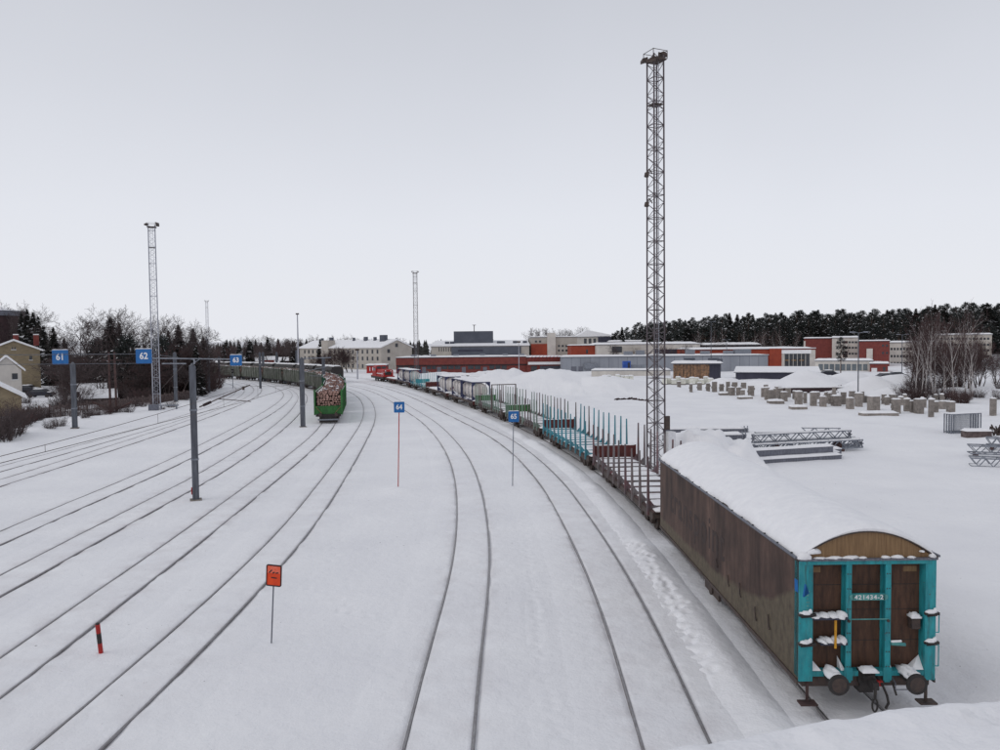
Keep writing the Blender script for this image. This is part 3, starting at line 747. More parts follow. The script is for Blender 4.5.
    # steps / shelves with snow in the left bay
    for z, x0, x1, t_ in ((2.40, -1.30, -.50, .09), (1.80, -1.12, -.50, .12)):
        st = box('step', 'navy', root, x0, x1, y0 - .12, y0 + .18, z, z + .05)
        rr = random.Random(int(z * 10)); m = MB()
        for i in range(4):
            f_ = (i + .5) / 4; blob(m, (x0 + (x1 - x0) * f_, y0 + .03, z + .05), (x1 - x0) * .17, .17, t_ * (.55 + .6 * f_ * rr.uniform(.8, 1.2)), i + int(z * 10), 12)
        m.build('step_snow', 'snow', st, smooth=True)
    q = MB(); q.bar((-.80, y0 - .14, 2.40), (-.80, y0 - .14, 1.74), .05, .02); q.build('strap', 'yellow', root)
    # lamp box and snow in the right bay
    lb = MB(); lb.box(1.08, 1.28, y0 + .05, y0 + .23, 2.10, 2.36); lo = lb.build('lamp_box', 'dark_iron', root)
    m = MB(); snow_slab(m, 1.06, 1.30, y0 + .02, y0 + .24, 2.36, .12, 5, 5, 4, lip=0); m.build('box_snow', 'snow', lo, smooth=True)
    q = MB(); q.tube((.55, y0 - .05, 1.80), (.86, y0 - .08, 1.79), .04, n=8); q.tube((.55, y0 - .05, 1.85), (.78, y0 - .05, 1.86), .03, n=7, mi=1); q.build('hand_lever', ['teal_pale', 'snow'], root)
    # handrails outside the right post
    for z0, z1 in ((2.05, 2.50), (1.25, 1.75)):
        q = MB(); x = hw + .07
        q.tube((hw - .03, y0 - .02, z1), (x, y0 - .03, z1), .013, n=6); q.tube((x, y0 - .03, z1), (x, y0 - .03, z0), .013, n=6); q.tube((x, y0 - .03, z0), (hw - .03, y0 - .02, z0), .013, n=6)
        q.build('handrail', 'teal', root)
    q = MB(); q.tube((.55, y0 - .25, .95), (.55, y0 - .25, .80), .012, n=6); q.tube((.55, y0 - .25, .80), (.98, y0 - .25, .80), .012, n=6); q.tube((.98, y0 - .25, .8), (.98, y0 - .25, .95), .012, n=6); q.tube((.55, y0 - .25, .95), (.62, y0 + .08, 1.0), .012, n=6); q.tube((.98, y0 - .25, .95), (.92, y0 + .08, 1.0), .012, n=6)
    q.build('shunter_rail', 'steel_grey', root)
    # blue weather-torn tarp scrap on the left post
    q = MB(); q.add([(-1.66, y0 + .12, 3.32), (-1.45, y0 - .04, 3.22), (-1.38, y0 - .05, 3.02), (-1.50, y0 - .04, 2.92), (-1.66, y0 + .10, 3.04)], [(0, 1, 2, 3, 4), (4, 3, 2, 1, 0)]); q.build('blue_patch', 'blue_sign', root)
    for i in range(6): MB().box(-1.44 + .012 * (i % 2), -1.40 + .02 * (i % 3), y0 - .026, y0 - .022, 2.60 + i * .085, 2.645 + i * .085).build('stencil_mark', 'teal_pale', root)
    buffers(root, y0 + .06, -1, 1.05, True)
    # coupler: hook block, screw link, hose
    q = MB(); q.tube((0, y0 + .15, 1.02), (0, y0 - .22, 1.0), .16, .13, n=12); q.box(-.2, .2, y0 - .02, y0 + .08, .86, 1.2); q.box(-.07, .07, y0 - .45, y0 - .2, .88, 1.05)
    cp = q.build('coupler', 'black', root)
    m = MB(); snow_slab(m, -.19, .19, y0 - .22, y0 + .06, 1.17, .10, 6, 6, 8, lip=0); m.build('coupler_snow', 'snow', cp, smooth=True)
    q = MB()
    pts = [(0, y0 - .42, .95), (-.02, y0 - .45, .80), (-.02, y0 - .44, .68)]
    for a, b in zip(pts[:-1], pts[1:]): q.tube(a, b, .035, n=8)
    for i in range(14):
        a, b = 2 * math.pi * i / 14, 2 * math.pi * (i + 1) / 14
        q.tube((-.02 + .06 * math.cos(a), y0 - .44, .53 + .15 * math.sin(a)), (-.02 + .06 * math.cos(b), y0 - .44, .53 + .15 * math.sin(b)), .022, n=6)
    q.build('chain_link', 'black', cp)
    q = MB()
    hp = [(.26, y0 + .05, .98), (.30, y0 - .16, .86), (.36, y0 - .24, .66), (.42, y0 - .2, .46), (.40, y0 - .12, .30)]
    for a, b in zip(hp[:-1], hp[1:]): q.tube(a, b, .03, n=8)
    q.build('brake_hose', 'black', cp)
    q = MB(); q.box(.20, .32, y0 - .12, y0 - .0, .82, .94); q.build('hose_cock', 'red_paint', cp)
    q = MB(); q.tube((-1.2, y0 + .2, .78), (1.25, y0 + .2, .76), .03, n=8); q.tube((-.55, y0 + .1, .72), (-.55, y0 + .1, .98), .05, n=8); q.tube((.62, y0 + .12, .98), (.70, y0 - .02, .55), .025, n=8); q.box(-.16, .16, y0 + .0, y0 + .3, .62, .86); q.build('brake_pipe', 'black', root)
    # foot steps under the corners
    for x, mm in ((-1.38, 'timber'), (1.42, 'dark_iron')):
        q = MB(); q.box(x - .03, x + .03, y0 + .02, y0 + .06, .40, .95); q.box(x - .20, x + .20, y0 - .12, y0 + .14, .36, .40); q.build('foot_step', mm, root)
    # underframe + two axles
    q = MB(); q.box(-1.35, 1.35, -hl + .3, hl - .05, .82, .99); q.box(-.3, .3, -hl + .4, hl - .3, .6, .82); q.build('underframe', 'black', root)
    for yy in (-4.6, 4.6):
        wheelset(root, yy, .5)
        for sx in (-1, 1): MB().box(sx * 1.06 - .06, sx * 1.06 + .06, yy - .55, yy + .55, .42, .84).build('axle_guard', 'black', root)
    q = MB(); q.box(-1.5, -1.42, -.8, .8, .45, .8); q.tube((-1.55, .0, .62), (-1.45, .0, .62), .2, n=12); q.build('brake_gear', 'dark_iron', root)
covered_wagon()

def flat_base(root, hl, mfloor='brown_red', snow=True, seed=1):
    q = MB()
    for sx in (-1, 1): q.box(sx * 1.38 - .06, sx * 1.38 + .06, -hl, hl, .86, 1.14)
    q.box(-.25, .25, -hl, hl, .78, 1.06)
    for y in np.arange(-hl + .06, hl, 1.94): q.box(-1.32, 1.32, y - .06, y + .06, .9, 1.10)
    q.build('underframe', mfloor, root)
    f = box('floor', 'timber', root, -1.40, 1.40, -hl + .02, hl - .02, 1.145, 1.185)
    if snow:
        m = MB(); rr = random.Random(seed)
        y = -hl + .05
        while y < hl - .4:
            d = rr.uniform(1.2, 2.6); y1 = min(hl - .05, y + d)
            snow_slab(m, -1.34 + rr.uniform(0, .12), 1.36 - rr.uniform(0, .12), y, y1 - .02, 1.188, rr.uniform(.09, .17), 8, 8, rr.randint(0, 999), lip=0)
            y = y1 + (rr.uniform(.15, .5) if rr.random() < .35 else .02)
        m.build('floor_snow', 'snow', f, smooth=True)
    for s in (-1, 1):
        bogie(root, s * (hl - 2.6))
        buffers(root, s * hl, s)
def stake_wagon(y0, y1, stakes, label, head=None, head_m='brown_red', seed=1, ns=8, extra=None, floor_m='dark_iron', foot=True):
    c, yaw, ln = frame('I', y0, y1)
    root = empty('stake_wagon', c, yaw); tag(root, label, 'wagon', None)
    hl = ln / 2 - .3; rr = random.Random(seed)
    flat_base(root, hl, floor_m, True, seed)
    for i in range(ns):
        y = -hl + .7 + (2 * hl - 1.4) * i / (ns - 1) + rr.uniform(-.12, .12)
        mt = rr.choice(stakes)
        for sx in (-1, 1):
            mm = mt if rr.random() < .75 else rr.choice(stakes)
            q = MB(); x = sx * 1.47; top = 3.64 + rr.uniform(-.08, .08); ly, lx = rr.uniform(-.05, .05), sx * rr.uniform(-.02, .05)
            vs = []
            for z, w, d in ((.92, .06, .06), (1.5, .06, .06), (top, .034, .04)):
                k = (z - .92) / 2.5
                for ux, uy in ((-1, -1), (1, -1), (1, 1), (-1, 1)): vs.append((x + lx * k + ux * w, y + ly * k + uy * d, z))
            q.add(vs, [(0,1,5,4),(1,2,6,5),(2,3,7,6),(3,0,4,7),(4,5,9,8),(5,6,10,9),(6,7,11,10),(7,4,8,11),(8,9,10,11),(3,2,1,0)])
            if foot:
                xi = x - sx * .08
                q.add([(xi, y - .035, 1.2), (xi - sx * .34, y - .035, 1.2), (xi, y - .035, 1.62), (xi, y + .035, 1.2), (xi - sx * .34, y + .035, 1.2), (xi, y + .035, 1.62)],
                      [(0,1,2),(5,4,3),(0,3,4,1),(1,4,5,2),(2,5,3,0)])
            q.build('stake', mm, root)
        bo = MB(); bo.box(-1.38, 1.38, y - .06, y + .06, 1.19, 1.36); b = bo.build('bolster', mt, root)
        m = MB(); snow_slab(m, -1.1, 1.1, y - .06, y + .06, 1.362, .05, 8, 3, i, lip=.01); m.build('bolster_snow', 'snow', b, smooth=True)
    if head:
        for yy, sgn in head:
            yv = hl * yy
            q = MB(); q.box(-1.42, 1.42, yv - .05, yv + .05, 1.28, 2.14)
            for x in (-1.36, -.45, .45, 1.36): q.box(x - .05, x + .05, yv - .09, yv - .052, 1.19, 2.18)
            hb = q.build('headboard', head_m, root)
            m = MB(); snow_slab(m, -1.40, 1.40, yv - .05, yv + .05, 2.142, .05, 12, 3, 3, lip=.01); m.build('headboard_snow', 'snow', hb, smooth=True)
    if extra: extra(root, hl)
    return root
stake_wagon(33.1, 49.2, ['stake_grey', 'stake_maroon', 'stake_grey'], 'flat wagon with maroon and grey stakes coupled to the brown covered wagon', [(.97, 1)], 'brown_red', 11, 10)
stake_wagon(49.9, 66.2, ['stake_teal', 'stake_teal', 'stake_teal', 'stake_grey'], 'flat wagon with teal stakes and a red end board', [(.97, 1)], 'brown_red', 12, 11)
def gantry(root, hl):
    y = -hl * .35
    q = MB()
    for dy in (0,):
        q.box(-1.52, -1.40, y - .05, y + .05, 1.2, 4.1); q.box(1.40, 1.52, y - .05, y + .05, 1.2, 4.1); q.box(-1.52, 1.52, y - .05, y + .05, 4.0, 4.1)
    q.build('end_gantry', 'dark_iron', root)
stake_wagon(67, 82.6, ['stake_sage', 'stake_grey'], 'flat wagon with grey green stakes and green board behind sign 65', [(.97, 1)], 'green', 13, 13)
stake_wagon(83.4, 99, ['stake_sage', 'stake_sage', 'stake_grey'], 'flat wagon with sage stakes, green board and tall end gantry', [(.97, 1)], 'green', 14, 13, gantry)

def tank_wagon(y0, y1, label, seed):
    c, yaw, ln = frame('I', y0, y1)
    root = empty('container_wagon', c, yaw); tag(root, label, 'wagon')
    hl = ln / 2 - .3
    flat_base(root, hl, 'dark_iron', True, seed)
    box('end_step', 'brown_red', root, -1.4, 1.4, -hl - .02, -hl + .1, .7, 1.2)
    return root, hl
def tank_container(root, y0, y1, label):
    base = empty('tank_container', root.matrix_basis @ Vector((0, (y0 + y1) / 2, 1.19)), root.rotation_euler.z)
    tag(base, label, 'tank', 'tank containers on the container wagons')
    h = (y1 - y0) / 2; w, t = 1.22, 2.55
    for sx in (-1, 1):
        for sy in (-1, 1): box('corner_post', 'tank_blue', base, sx * w - .08, sx * w + .08, sy * h - .08, sy * h + .08, 0, t)
        for z in (.06, t - .06): MB().bar((sx * w, -h, z), (sx * w, h, z), .12).build('side_rail', 'tank_blue', base)
        for a, b in ((-h, -h / 3), (-h / 3, h / 3), (h / 3, h)): MB().bar((sx * w, b, .1), (sx * w, b, t - .1), .05).build('side_strut', 'tank_blue', base)
    for sy in (-1, 1):
        for z in (.06, t - .06): MB().bar((-w, sy * h, z), (w, sy * h, z), .12).build('end_rail', 'tank_blue', base)
        q = MB()
        for sx in (-1, 1):
            for z, z2 in ((.1, .7), (t - .1, t - .7)): q.add([(sx * w, sy * h, z), (sx * (w - .6), sy * h, z), (sx * w, sy * h, z2), (sx * w, sy * (h - .05), z), (sx * (w - .6), sy * (h - .05), z), (sx * w, sy * (h - .05), z2)], [(0,1,2),(5,4,3),(0,3,4,1),(1,4,5,2),(2,5,3,0)])
        q.build('corner_gusset', 'tank_blue', base)
    m = MB(); n = 28
    prof = [(-h + .085, .02), (-h + .09, .28), (-h + .115, .55), (-h + .16, .85), (-h + .32, 1.05), (-h + .6, 1.12), (h - .6, 1.12), (h - .32, 1.05), (h - .16, .85), (h - .115, .55), (h - .09, .28), (h - .085, .02)]
    vs = [(r * math.cos(2 * math.pi * i / n), y, t / 2 + r * math.sin(2 * math.pi * i / n)) for y, r in prof for i in range(n)]
    fs = [(k * n + i, k * n + (i + 1) % n, (k + 1) * n + (i + 1) % n, (k + 1) * n + i) for k in range(len(prof) - 1) for i in range(n)]
    fs += [tuple(range(n)), tuple(range(len(vs) - n, len(vs)))]
    sh = m.add(vs, fs).build('tank_shell', 'tank_white', base, smooth=True)
    for x, z in ((-.35, .75), (.1, .95), (.45, .8)): MB().box(x - .05, x + .05, -h + .0, -h + .06, z - .35, z).build('outlet_pipe', 'brown_red', base)
    q = MB()
    for y in np.linspace(-h + .9, h - .9, 3): q.tube((0, y - .03, t / 2), (0, y + .03, t / 2), 1.14, n=28)
    q.build('tank_bands', 'steel_grey', sh)
    m = MB(); snow_slab(m, -1.15, 1.15, -h, h, t - .02, .12, 8, 14, 5, lip=0); m.build('top_snow', 'snow', base, smooth=True)
r, hl = tank_wagon(100, 116.6, 'brown flat wagon with tank containers next to the sage stake wagon', 21)
bpy.context.view_layer.update()
tank_container(r, -hl + .9, -hl + 7.2, 'white tank container in a dark blue frame, beside the sage stakes')
tank_container(r, -hl + 8.0, -hl + 14.3, 'white tank container, further one on the wagon beside the sage stakes')
r, hl = tank_wagon(117.4, 133.6, 'brown flat wagon with a tank container, in the middle of the train', 22)
tank_container(r, -hl + 1.5, -hl + 7.8, 'dark framed tank container between two other tank wagons')
stake_wagon(134.4, 151, ['stake_mint', 'stake_mint', 'stake_teal'], 'flat wagon with pale mint stakes, teal and red end boards', [(-.97, -1)], 'brown_red', 15, 9,
            lambda root, hl: MB().box(-1.4, 1.4, hl * .3 - .05, hl * .3 + .05, 1.28, 2.2).build('headboard', 'teal', root))
r, hl = tank_wagon(151.8, 167, 'brown flat wagon with two tank containers nearest the red locomotive', 23)
tank_container(r, -hl + .6, -hl + 6.8, 'white tank container, nearer one on the wagon by the locomotive')
tank_container(r, -hl + 7.4, -hl + 13.6, 'white tank container, the one closest to the locomotive')
c, yaw, ln = frame('I', 167.8, 177)
r = empty('flat_wagon', c, yaw); tag(r, 'short empty flat wagon covered in snow behind the red locomotive', 'wagon'); flat_base(r, ln / 2 - .3, 'brown_red', True, 31)

def locomotive():
    c, yaw, ln = frame('I', 177.8, 189.8)
    root = empty('locomotive', c, yaw); tag(root, 'small red diesel shunting locomotive at the head of the train', 'locomotive')
    hl = 5.6
    box('underframe', 'black', root, -1.45, 1.45, -hl, hl, .75, 1.25)
    for y in (-3.4, -1.4, 1.4, 3.4): wheelset(root, y, .5)
    box('running_board', 'red_paint', root, -1.5, 1.5, -hl - .05, hl + .05, 1.25, 1.45)
    hd = MB(); hd.prism([(-1.25, 1.45), (1.25, 1.45), (1.25, 2.7), (.95, 3.0), (-.95, 3.0), (-1.25, 2.7)], 'y', -hl + .5, .9); h = hd.build('hood', 'red_paint', root)
    box('grille', 'black', h, -.8, .8, -hl + .47, -hl + .495, 1.7, 2.5)
    q = MB(); q.box(-1.26, -1.251, -hl + .6, .8, 1.9, 2.1); q.box(1.251, 1.26, -hl + .6, .8, 1.9, 2.1); q.build('white_stripe', 'white_paint', h)
    for x in (-.7, .7): MB().tube((x, -hl + .5, 2.72), (x, -hl + .42, 2.72), .14, n=12).build('headlamp', 'white_paint', h)
    cb = MB(); cb.prism([(-1.45, 1.45), (1.45, 1.45), (1.45, 3.4), (1.1, 3.95), (-1.1, 3.95), (-1.45, 3.4)], 'y', .9, 3.4); cab = cb.build('cab', 'red_paint', root)
    for x0, x1 in ((-1.2, -.1), (.1, 1.2)):
        box('window', 'glass', cab, x0, x1, .875, .895, 3.05, 3.62); box('window', 'glass', cab, x0, x1, 3.405, 3.425, 2.7, 3.4)
    for sx in (-1, 1): MB().box(sx * 1.452 - .012, sx * 1.452 + .012, 1.2, 3.0, 2.6, 3.3).build('window', 'glass', cab)
    m = MB(); snow_slab(m, -1.1, 1.1, .9, 3.4, 3.952, .14, 8, 8, 2, lip=0); m.build('roof_snow', 'snow', cab, smooth=True)
    b = MB(); b.box(-1.2, 1.2, 3.4, hl - .4, 1.45, 2.5); b.build('rear_hood', 'red_paint', root)
    q = MB()
    for x in (-1.45, 1.45):
        for y in (-hl, -hl + 1.2): q.tube((x, y, 1.45), (x, y, 2.4), .025, n=6)
        q.tube((x, -hl, 2.4), (x, -hl + 1.2, 2.4), .025, n=6)
    q.tube((-1.45, -hl, 2.4), (-.5, -hl, 2.4), .025, n=6); q.tube((.5, -hl, 2.4), (1.45, -hl, 2.4), .025, n=6)
    q.build('handrails', 'white_paint', root)
    for s in (-1, 1): buffers(root, s * hl, s)
locomotive()

# log train on track B ------------------------------------------------
def log_wagon_proto(side_m, hl=7.0):
    root = empty('log_wagon')
    q = MB(); q.box(-1.35, 1.35, -hl, hl, .8, 1.1); q.build('underframe', 'black', root)
    for s in (-1, 1): bogie(root, s * (hl - 2.3)); buffers(root, s * hl, s)
    for sx in (-1, 1):
        q = MB(); q.box(min(sx * 1.50, sx * 1.44), max(sx * 1.50, sx * 1.44), -hl, hl, 1.1, 3.62); w = q.build('side_wall', side_m, root)
        for y in np.linspace(-hl + .08, hl - .08, 9): box('side_post', side_m, w, min(sx * 1.502, sx * 1.60), max(sx * 1.502, sx * 1.60), y - .08, y + .08, 1.0, 3.72)
        q = MB(); snow_slab(q, min(sx * 1.50, sx * 1.44), max(sx * 1.50, sx * 1.44), -hl, hl, 3.622, .03, 2, 20, 3, lip=0); q.build('rim_snow', 'snow', w)
    for s in (-1, 1):
        q = MB(); q.box(-1.43, 1.43, s * hl - .04, s * hl + .04, 1.1, 2.0); e_ = q.build('end_wall', side_m, root)
        q = MB(); q.box(-1.43, 1.43, s * (hl + .07) - .03, s * (hl + .07) + .03, 1.92, 2.03)
        for x in (-1.0, -.55, .55, 1.0): q.box(x - .045, x + .045, s * (hl + .07) - .025, s * (hl + .07) + .025, 1.1, 1.915)
        q.build('end_rib', side_m, e_)
        q = MB(); q.bar((-1.4, s * (hl + .11), 1.95), (-.75, s * (hl + .11), 1.2), .05); q.bar((1.4, s * (hl + .11), 1.95), (.75, s * (hl + .11), 1.2), .05); q.build('end_brace', 'tan_ply', e_)
        for sx in (-1, 1): box('corner_pillar', side_m, root, sx * 1.5 - .10, sx * 1.5 + .10, s * (hl + .02) - .06, s * (hl + .02) + .06, 1.0, 3.9)
        box('buffer_beam', 'black', root, -1.4, 1.4, s * (hl + .1) - .05, s * (hl + .1) + .05, .82, 1.08)
    q = MB(); q.box(-1.15, 1.15, -hl - .5, -hl - .2, .42, .56); pl = q.build('snow_plough_bar', 'galv', root)
    MB().box(-1.0, 1.0, -hl - .35, -hl - .15, .15, .419).build('plough_blade', 'black', pl)
    MB().box(-.9, .9, -hl - .2, -hl, .419, .84).build('plough_hanger', 'black', pl)
    return root
def log_pile_mesh(seed, logm='bark', endm='log_end', n_rows=9, hl=6.85):
    rr = random.Random(seed); m = MB()
    ysegs = [-hl, -hl + 4.5, -hl + 9.1, hl]
    for a, b in zip(ysegs[:-1], ysegs[1:]):
        z = 1.22; row = 0
        while row < n_rows:
            x = -1.38 + rr.uniform(0, .15)
            crown = 1 if row < n_rows - 2 else .8
            while x < 1.36 * crown:
                r_ = rr.uniform(.10, .185)
                if abs(x + r_) < 1.42 * crown:
                    y0, y1 = a + .05 + rr.uniform(0, .32), b - rr.uniform(0, .35)
                    zz = z + r_ + rr.uniform(-.04, .05); dzz = rr.uniform(-.06, .06)
                    snowy = row >= n_rows - 1 and rr.random() < .25
                    k = len(m.m)
                    m.tube((x + r_, y0, zz), (x + r_ + rr.uniform(-.12, .12), y1, zz + dzz), r_, r_ * rr.uniform(.75, 1), n=7, mi=2 if snowy else 0)
                    m.m[-1] = m.m[-2] = 1
                x += 2 * r_ + rr.uniform(0, .05)
            z += .27; row += 1
    # short offcuts and bark thrown on top
    for i in range(220):
        x, y = rr.uniform(-1.3, 1.3), rr.uniform(-hl, hl); a = rr.gauss(0, .5); l_ = rr.uniform(.35, 1.4)
        zz = 1.22 + .27 * n_rows + rr.uniform(-.12, .10) - .2 * (abs(x) / 1.3) ** 2
        k = len(m.m)
        m.tube((x, y, zz), (x + l_ * math.sin(a) * .5, min(hl, y + l_ * math.cos(a)), zz + rr.uniform(-.08, .08)), rr.uniform(.06, .13), n=6, mi=rr.choice((0, 0, 0, 2)) if rr.random() < .5 else 0)
        m.m[-1] = m.m[-2] = 1
    return m
green_p, dk_p, grey_p = log_wagon_proto('wagon_green'), log_wagon_proto('wagon_dkgreen'), log_wagon_proto('wagon_grey')
pile_p = tag(log_pile_mesh(1).build('log_pile', ['bark', 'log_end', 'snow']), kind='stuff')
pile_g = tag(log_pile_mesh(2).build('log_pile', ['birch_log', 'log_end', 'snow']), kind='stuff')
y = 84.2; i = 0
LW = ['near end of the log train', 'second from the near end of the log train']
first = {}
def along(k, y0, length):
    a = Vector((TX(k, y0), y0)); yy = y0
    while (Vector((TX(k, yy), yy)) - a).length < length: yy += .1
    return yy
while y < 262 and i < 16:
    y1 = along('B', y, 14.9)
    cc, yaw, ln = frame('B', y, y1)
    key, proto = ('g', green_p) if i < 1 else (('d', dk_p) if i < 3 else ('s', grey_p))
    o = proto if key not in first else copy_tree(proto)
    first[key] = 1
    o.location, o.rotation_euler = cc, (0, 0, yaw)
    q = (pile_p if i == 0 else pile_p.copy()) if i < 4 else (pile_g if i == 4 else pile_g.copy())
    if i not in (0, 4): col.objects.link(q)
    q.location, q.rotation_euler = cc, (0, 0, yaw); q.scale = (1, 1 if i % 2 == 0 else -1, 1) if False else (1, 1, 1)
    if i == 0:
        tag(o, 'bright green log wagon at the open end of the log train', 'wagon'); tag(q, 'pile of pink brown logs in the bright green wagon', 'logs', kind='stuff')
    elif i < 3:
        tag(o, 'dark green log wagon between the bright green and the grey ones', 'wagon', 'dark green log wagons'); tag(q, 'pile of brown logs in a dark green wagon', 'logs', 'log loads in dark green wagons', 'stuff')
    else:
        tag(o, 'weathered grey log wagon standing in the far bend of the log train', 'wagon', 'grey log wagons in the bend'); tag(q, 'log load in a weathered grey wagon in the bend', 'logs', 'log loads in grey wagons', 'stuff')
    y = along('B', y1, .9); i += 1

# dark covered wagons standing behind the log train on track G
def dark_wagon():
    root = empty('dark_wagon'); hl = 6.6
    box('underframe', 'black', root, -1.35, 1.35, -hl, hl, .8, 1.1)
    for s in (-1, 1): bogie(root, s * (hl - 2.2)); buffers(root, s * hl, s)
    pr = [(-1.5, 1.1), (1.5, 1.1), (1.5, 3.2), (1.2, 3.75), (.6, 4.05), (-.6, 4.05), (-1.2, 3.75), (-1.5, 3.2)]
    b = MB().prism(pr, 'y', -hl, hl).build('body', 'black', root)
    for yy in np.linspace(-hl + .7, hl - .7, 7):
        for sx in (-1, 1): box('rib', 'dark_iron', b, min(sx * 1.502, sx * 1.56), max(sx * 1.502, sx * 1.56), yy - .06, yy + .06, 1.1, 3.2)
    q = MB(); n = 5
    for k in range(n):
        a, c_ = -hl + 2 * hl * k / n + .25, -hl + 2 * hl * (k + 1) / n - .25
        snow_slab(q, -1.0, 1.0, a, c_, 3.95, .28, 8, 6, k, lip=0)
    q.build('roof_snow', 'snow', b, smooth=True)
    return root
dw = dark_wagon(); y = 174.5; i = 0
while y < 255 and i < 9:
    y1 = along('G', y, 14.0); cc, yaw, ln = frame('G', y, y1)
    o = dw if i == 0 else copy_tree(dw)
    o.location, o.rotation_euler = cc, (0, 0, yaw)
    tag(o, 'black wagon with humped snowy roof standing behind the log train', 'wagon', 'black wagons behind the log train')
    y = along('G', y1, .9); i += 1
# ------------------------------------------------------------------ masts, poles, wires, signs
def mast(base, ztop, side, yaw, m, label, lamps, cabinet=False, panel=1.15):
    root = empty('light_mast', base, yaw); tag(root, label, 'mast')
    h = ztop - base.z; s = side / 2
    for sx in (-1, 1):
        for sy in (-1, 1): MB().bar((sx * s, sy * s, -.2), (sx * s * .9, sy * s * .9, h), .075).build('leg', m, root)
    b = MB(); n = max(6, int(h / panel)); C = [(-s, -s), (s, -s), (s, s), (-s, s)]
    for k in range(n):
        z0, z1 = h * k / n, h * (k + 1) / n; f0, f1 = 1 - .1 * k / n, 1 - .1 * (k + 1) / n
        for i in range(4):
            p, q = C[i], C[(i + 1) % 4]
            if (k + i) % 2: p, q = q, p
            b.bar((p[0] * f0, p[1] * f0, z0), (q[0] * f1, q[1] * f1, z1), .03)
            if k % 3 == 0: b.bar((p[0] * f0, p[1] * f0, z0), (q[0] * f0, q[1] * f0, z0), .04)
    b.build('bracing', m, root)
    l = MB(); 
    for x in (-.16, .16): l.bar((x, -s * .3, 0), (x, -s * .3, h - .4), .035)
    for z in np.arange(.4, h - .5, .33): l.bar((-.16, -s * .3, z), (.16, -s * .3, z), .022)
    l.build('ladder', 'mast_grey', root)
    p = MB(); p.box(-s + .05, s - .05, -s + .05, s - .05, h - 3.2, h - 3.14); p.box(-s - .1, s + .1, -s - .1, s + .1, h - .35, h - .25); p.build('platform', 'dark_iron', root)
    q = MB()
    for x in (-s - .12, s + .12):
        for y_ in (-s - .12, s + .12): q.bar((x, y_, h - .3), (x, y_, h + .25), .035)
        q.bar((x, -s - .12, h + .22), (x, s + .12, h + .22), .03)
    for y_ in (-s - .12, s + .12): q.bar((-s - .12, y_, h + .22), (s + .12, y_, h + .22), .03)
    q.build('guard_rail', 'dark_iron', root)
    for ang, dz in lamps:
        a = R(ang); d = Vector((math.cos(a), math.sin(a), 0)); pz = Vector((0, 0, h + dz))
        fl = MB(); fl.bar(d * s * .8 + pz, d * (s + .16) + pz, .06); fl.build('lamp_arm', 'dark_iron', root)
        g = MB(); t = Vector((-d.y, d.x, 0)); o_ = d * (s + .16) + pz
        pts = [o_ + t * .24 + Vector((0, 0, .08)), o_ - t * .24 + Vector((0, 0, .08)), o_ - t * .28 + d * .34 + Vector((0, 0, -.02)), o_ + t * .28 + d * .34 + Vector((0, 0, -.02))]
        g.add(pts + [p_ - Vector((0, 0, .2)) for p_ in pts], [(0,1,2,3),(7,6,5,4),(0,4,5,1),(1,5,6,2),(2,6,7,3),(3,7,4,0)])
        g.build('floodlight', 'dark_iron', root)
    if cabinet:
        c = box('cabinet', 'white_paint', root, s + .05, s + .65, -s - .3, -s + .25, 1.0, 2.45); box('cabinet_leg', 'dark_iron', c, s + .2, s + .5, -s - .1, -s + .1, -.2, .99)
        q = MB(); q.box(s - .05, s + .3, -s - .15, -s + .05, 2.6, 3.5); q.build('cable_box', 'dark_iron', root)
    return root
b = ground(656, 468)
mr_ = mast(b, W(650, 56, b.y).z, .84, R(24), 'mast_red', 'tall lattice light mast with floodlights beside the stake wagons', [(160, -.25), (15, .3), (215, -.45)], True, .5)
q = MB()      # two swan-neck lamps part way up
hh = W(650, 175, b.y).z - b.z
for dz in (0, -1.9):
    q.tube((-.4, -.2, hh + dz), (-.75, -.35, hh + dz + .25), .04, n=6); q.tube((-.75, -.35, hh + dz + .25), (-1.0, -.45, hh + dz - .05), .035, n=6); q.tube((-1.0, -.45, hh + dz - .05), (-1.05, -.47, hh + dz - .30), .14, .16, n=8)
q.build('side_lamp', 'dark_iron', mr_)
b = ground(157, 410)
ml_ = mast(b, W(152.5, 225, b.y).z, .95, R(20), 'mast_grey', 'pale lattice light mast behind sign 62', [(20, .1), (-20, .3), (150, .2)], False, .75)
bx_ = MB(); bx_.box(-1.0, .3, -1.2, -.3, -.2, .85); bx_.build('base_cabinet', 'steel_grey', ml_)
b = W(416.5, 372, 214); b.z = 0
mast(b, W(416, 272, 214).z, 1.15, R(15), 'mast_red', 'far lattice light mast beside the cream building', [(10, .2), (170, .2)], False, 1.3)
b = W(208.5, 372, 352); b.z = H1(b.x, b.y)
mast(b, W(208.3, 301, 352).z, 1.1, R(30), 'mast_grey', 'thin distant lattice mast above the left treeline', [(0, .2), (180, .2)], False, 1.6)
def tube_mast(px, D, ytop, label, r=.16):
    b = W(px, 372, D); b.z = H1(b.x, b.y); h = W(px - 1, ytop, D).z - b.z
    root = empty('lamp_post', b); tag(root, label, 'lamp post')
    MB().tube((0, 0, -.2), (0, 0, h), r, r * .55, n=8).build('post', 'mast_grey', root)
    q = MB(); q.box(-.5, .5, -.15, .15, h - .2, h + .25); q.build('lamp_head', 'dark_iron', root); return root
tube_mast(298.6, 240, 314, 'slim pale lamp mast rising behind the catenary pole', .30)
tube_mast(357.5, 196, 350, 'lamp post between the log train and the red locomotive', .2)
tube_mast(519, 205, 342, 'slim lamp post in front of the red brick building', .13)
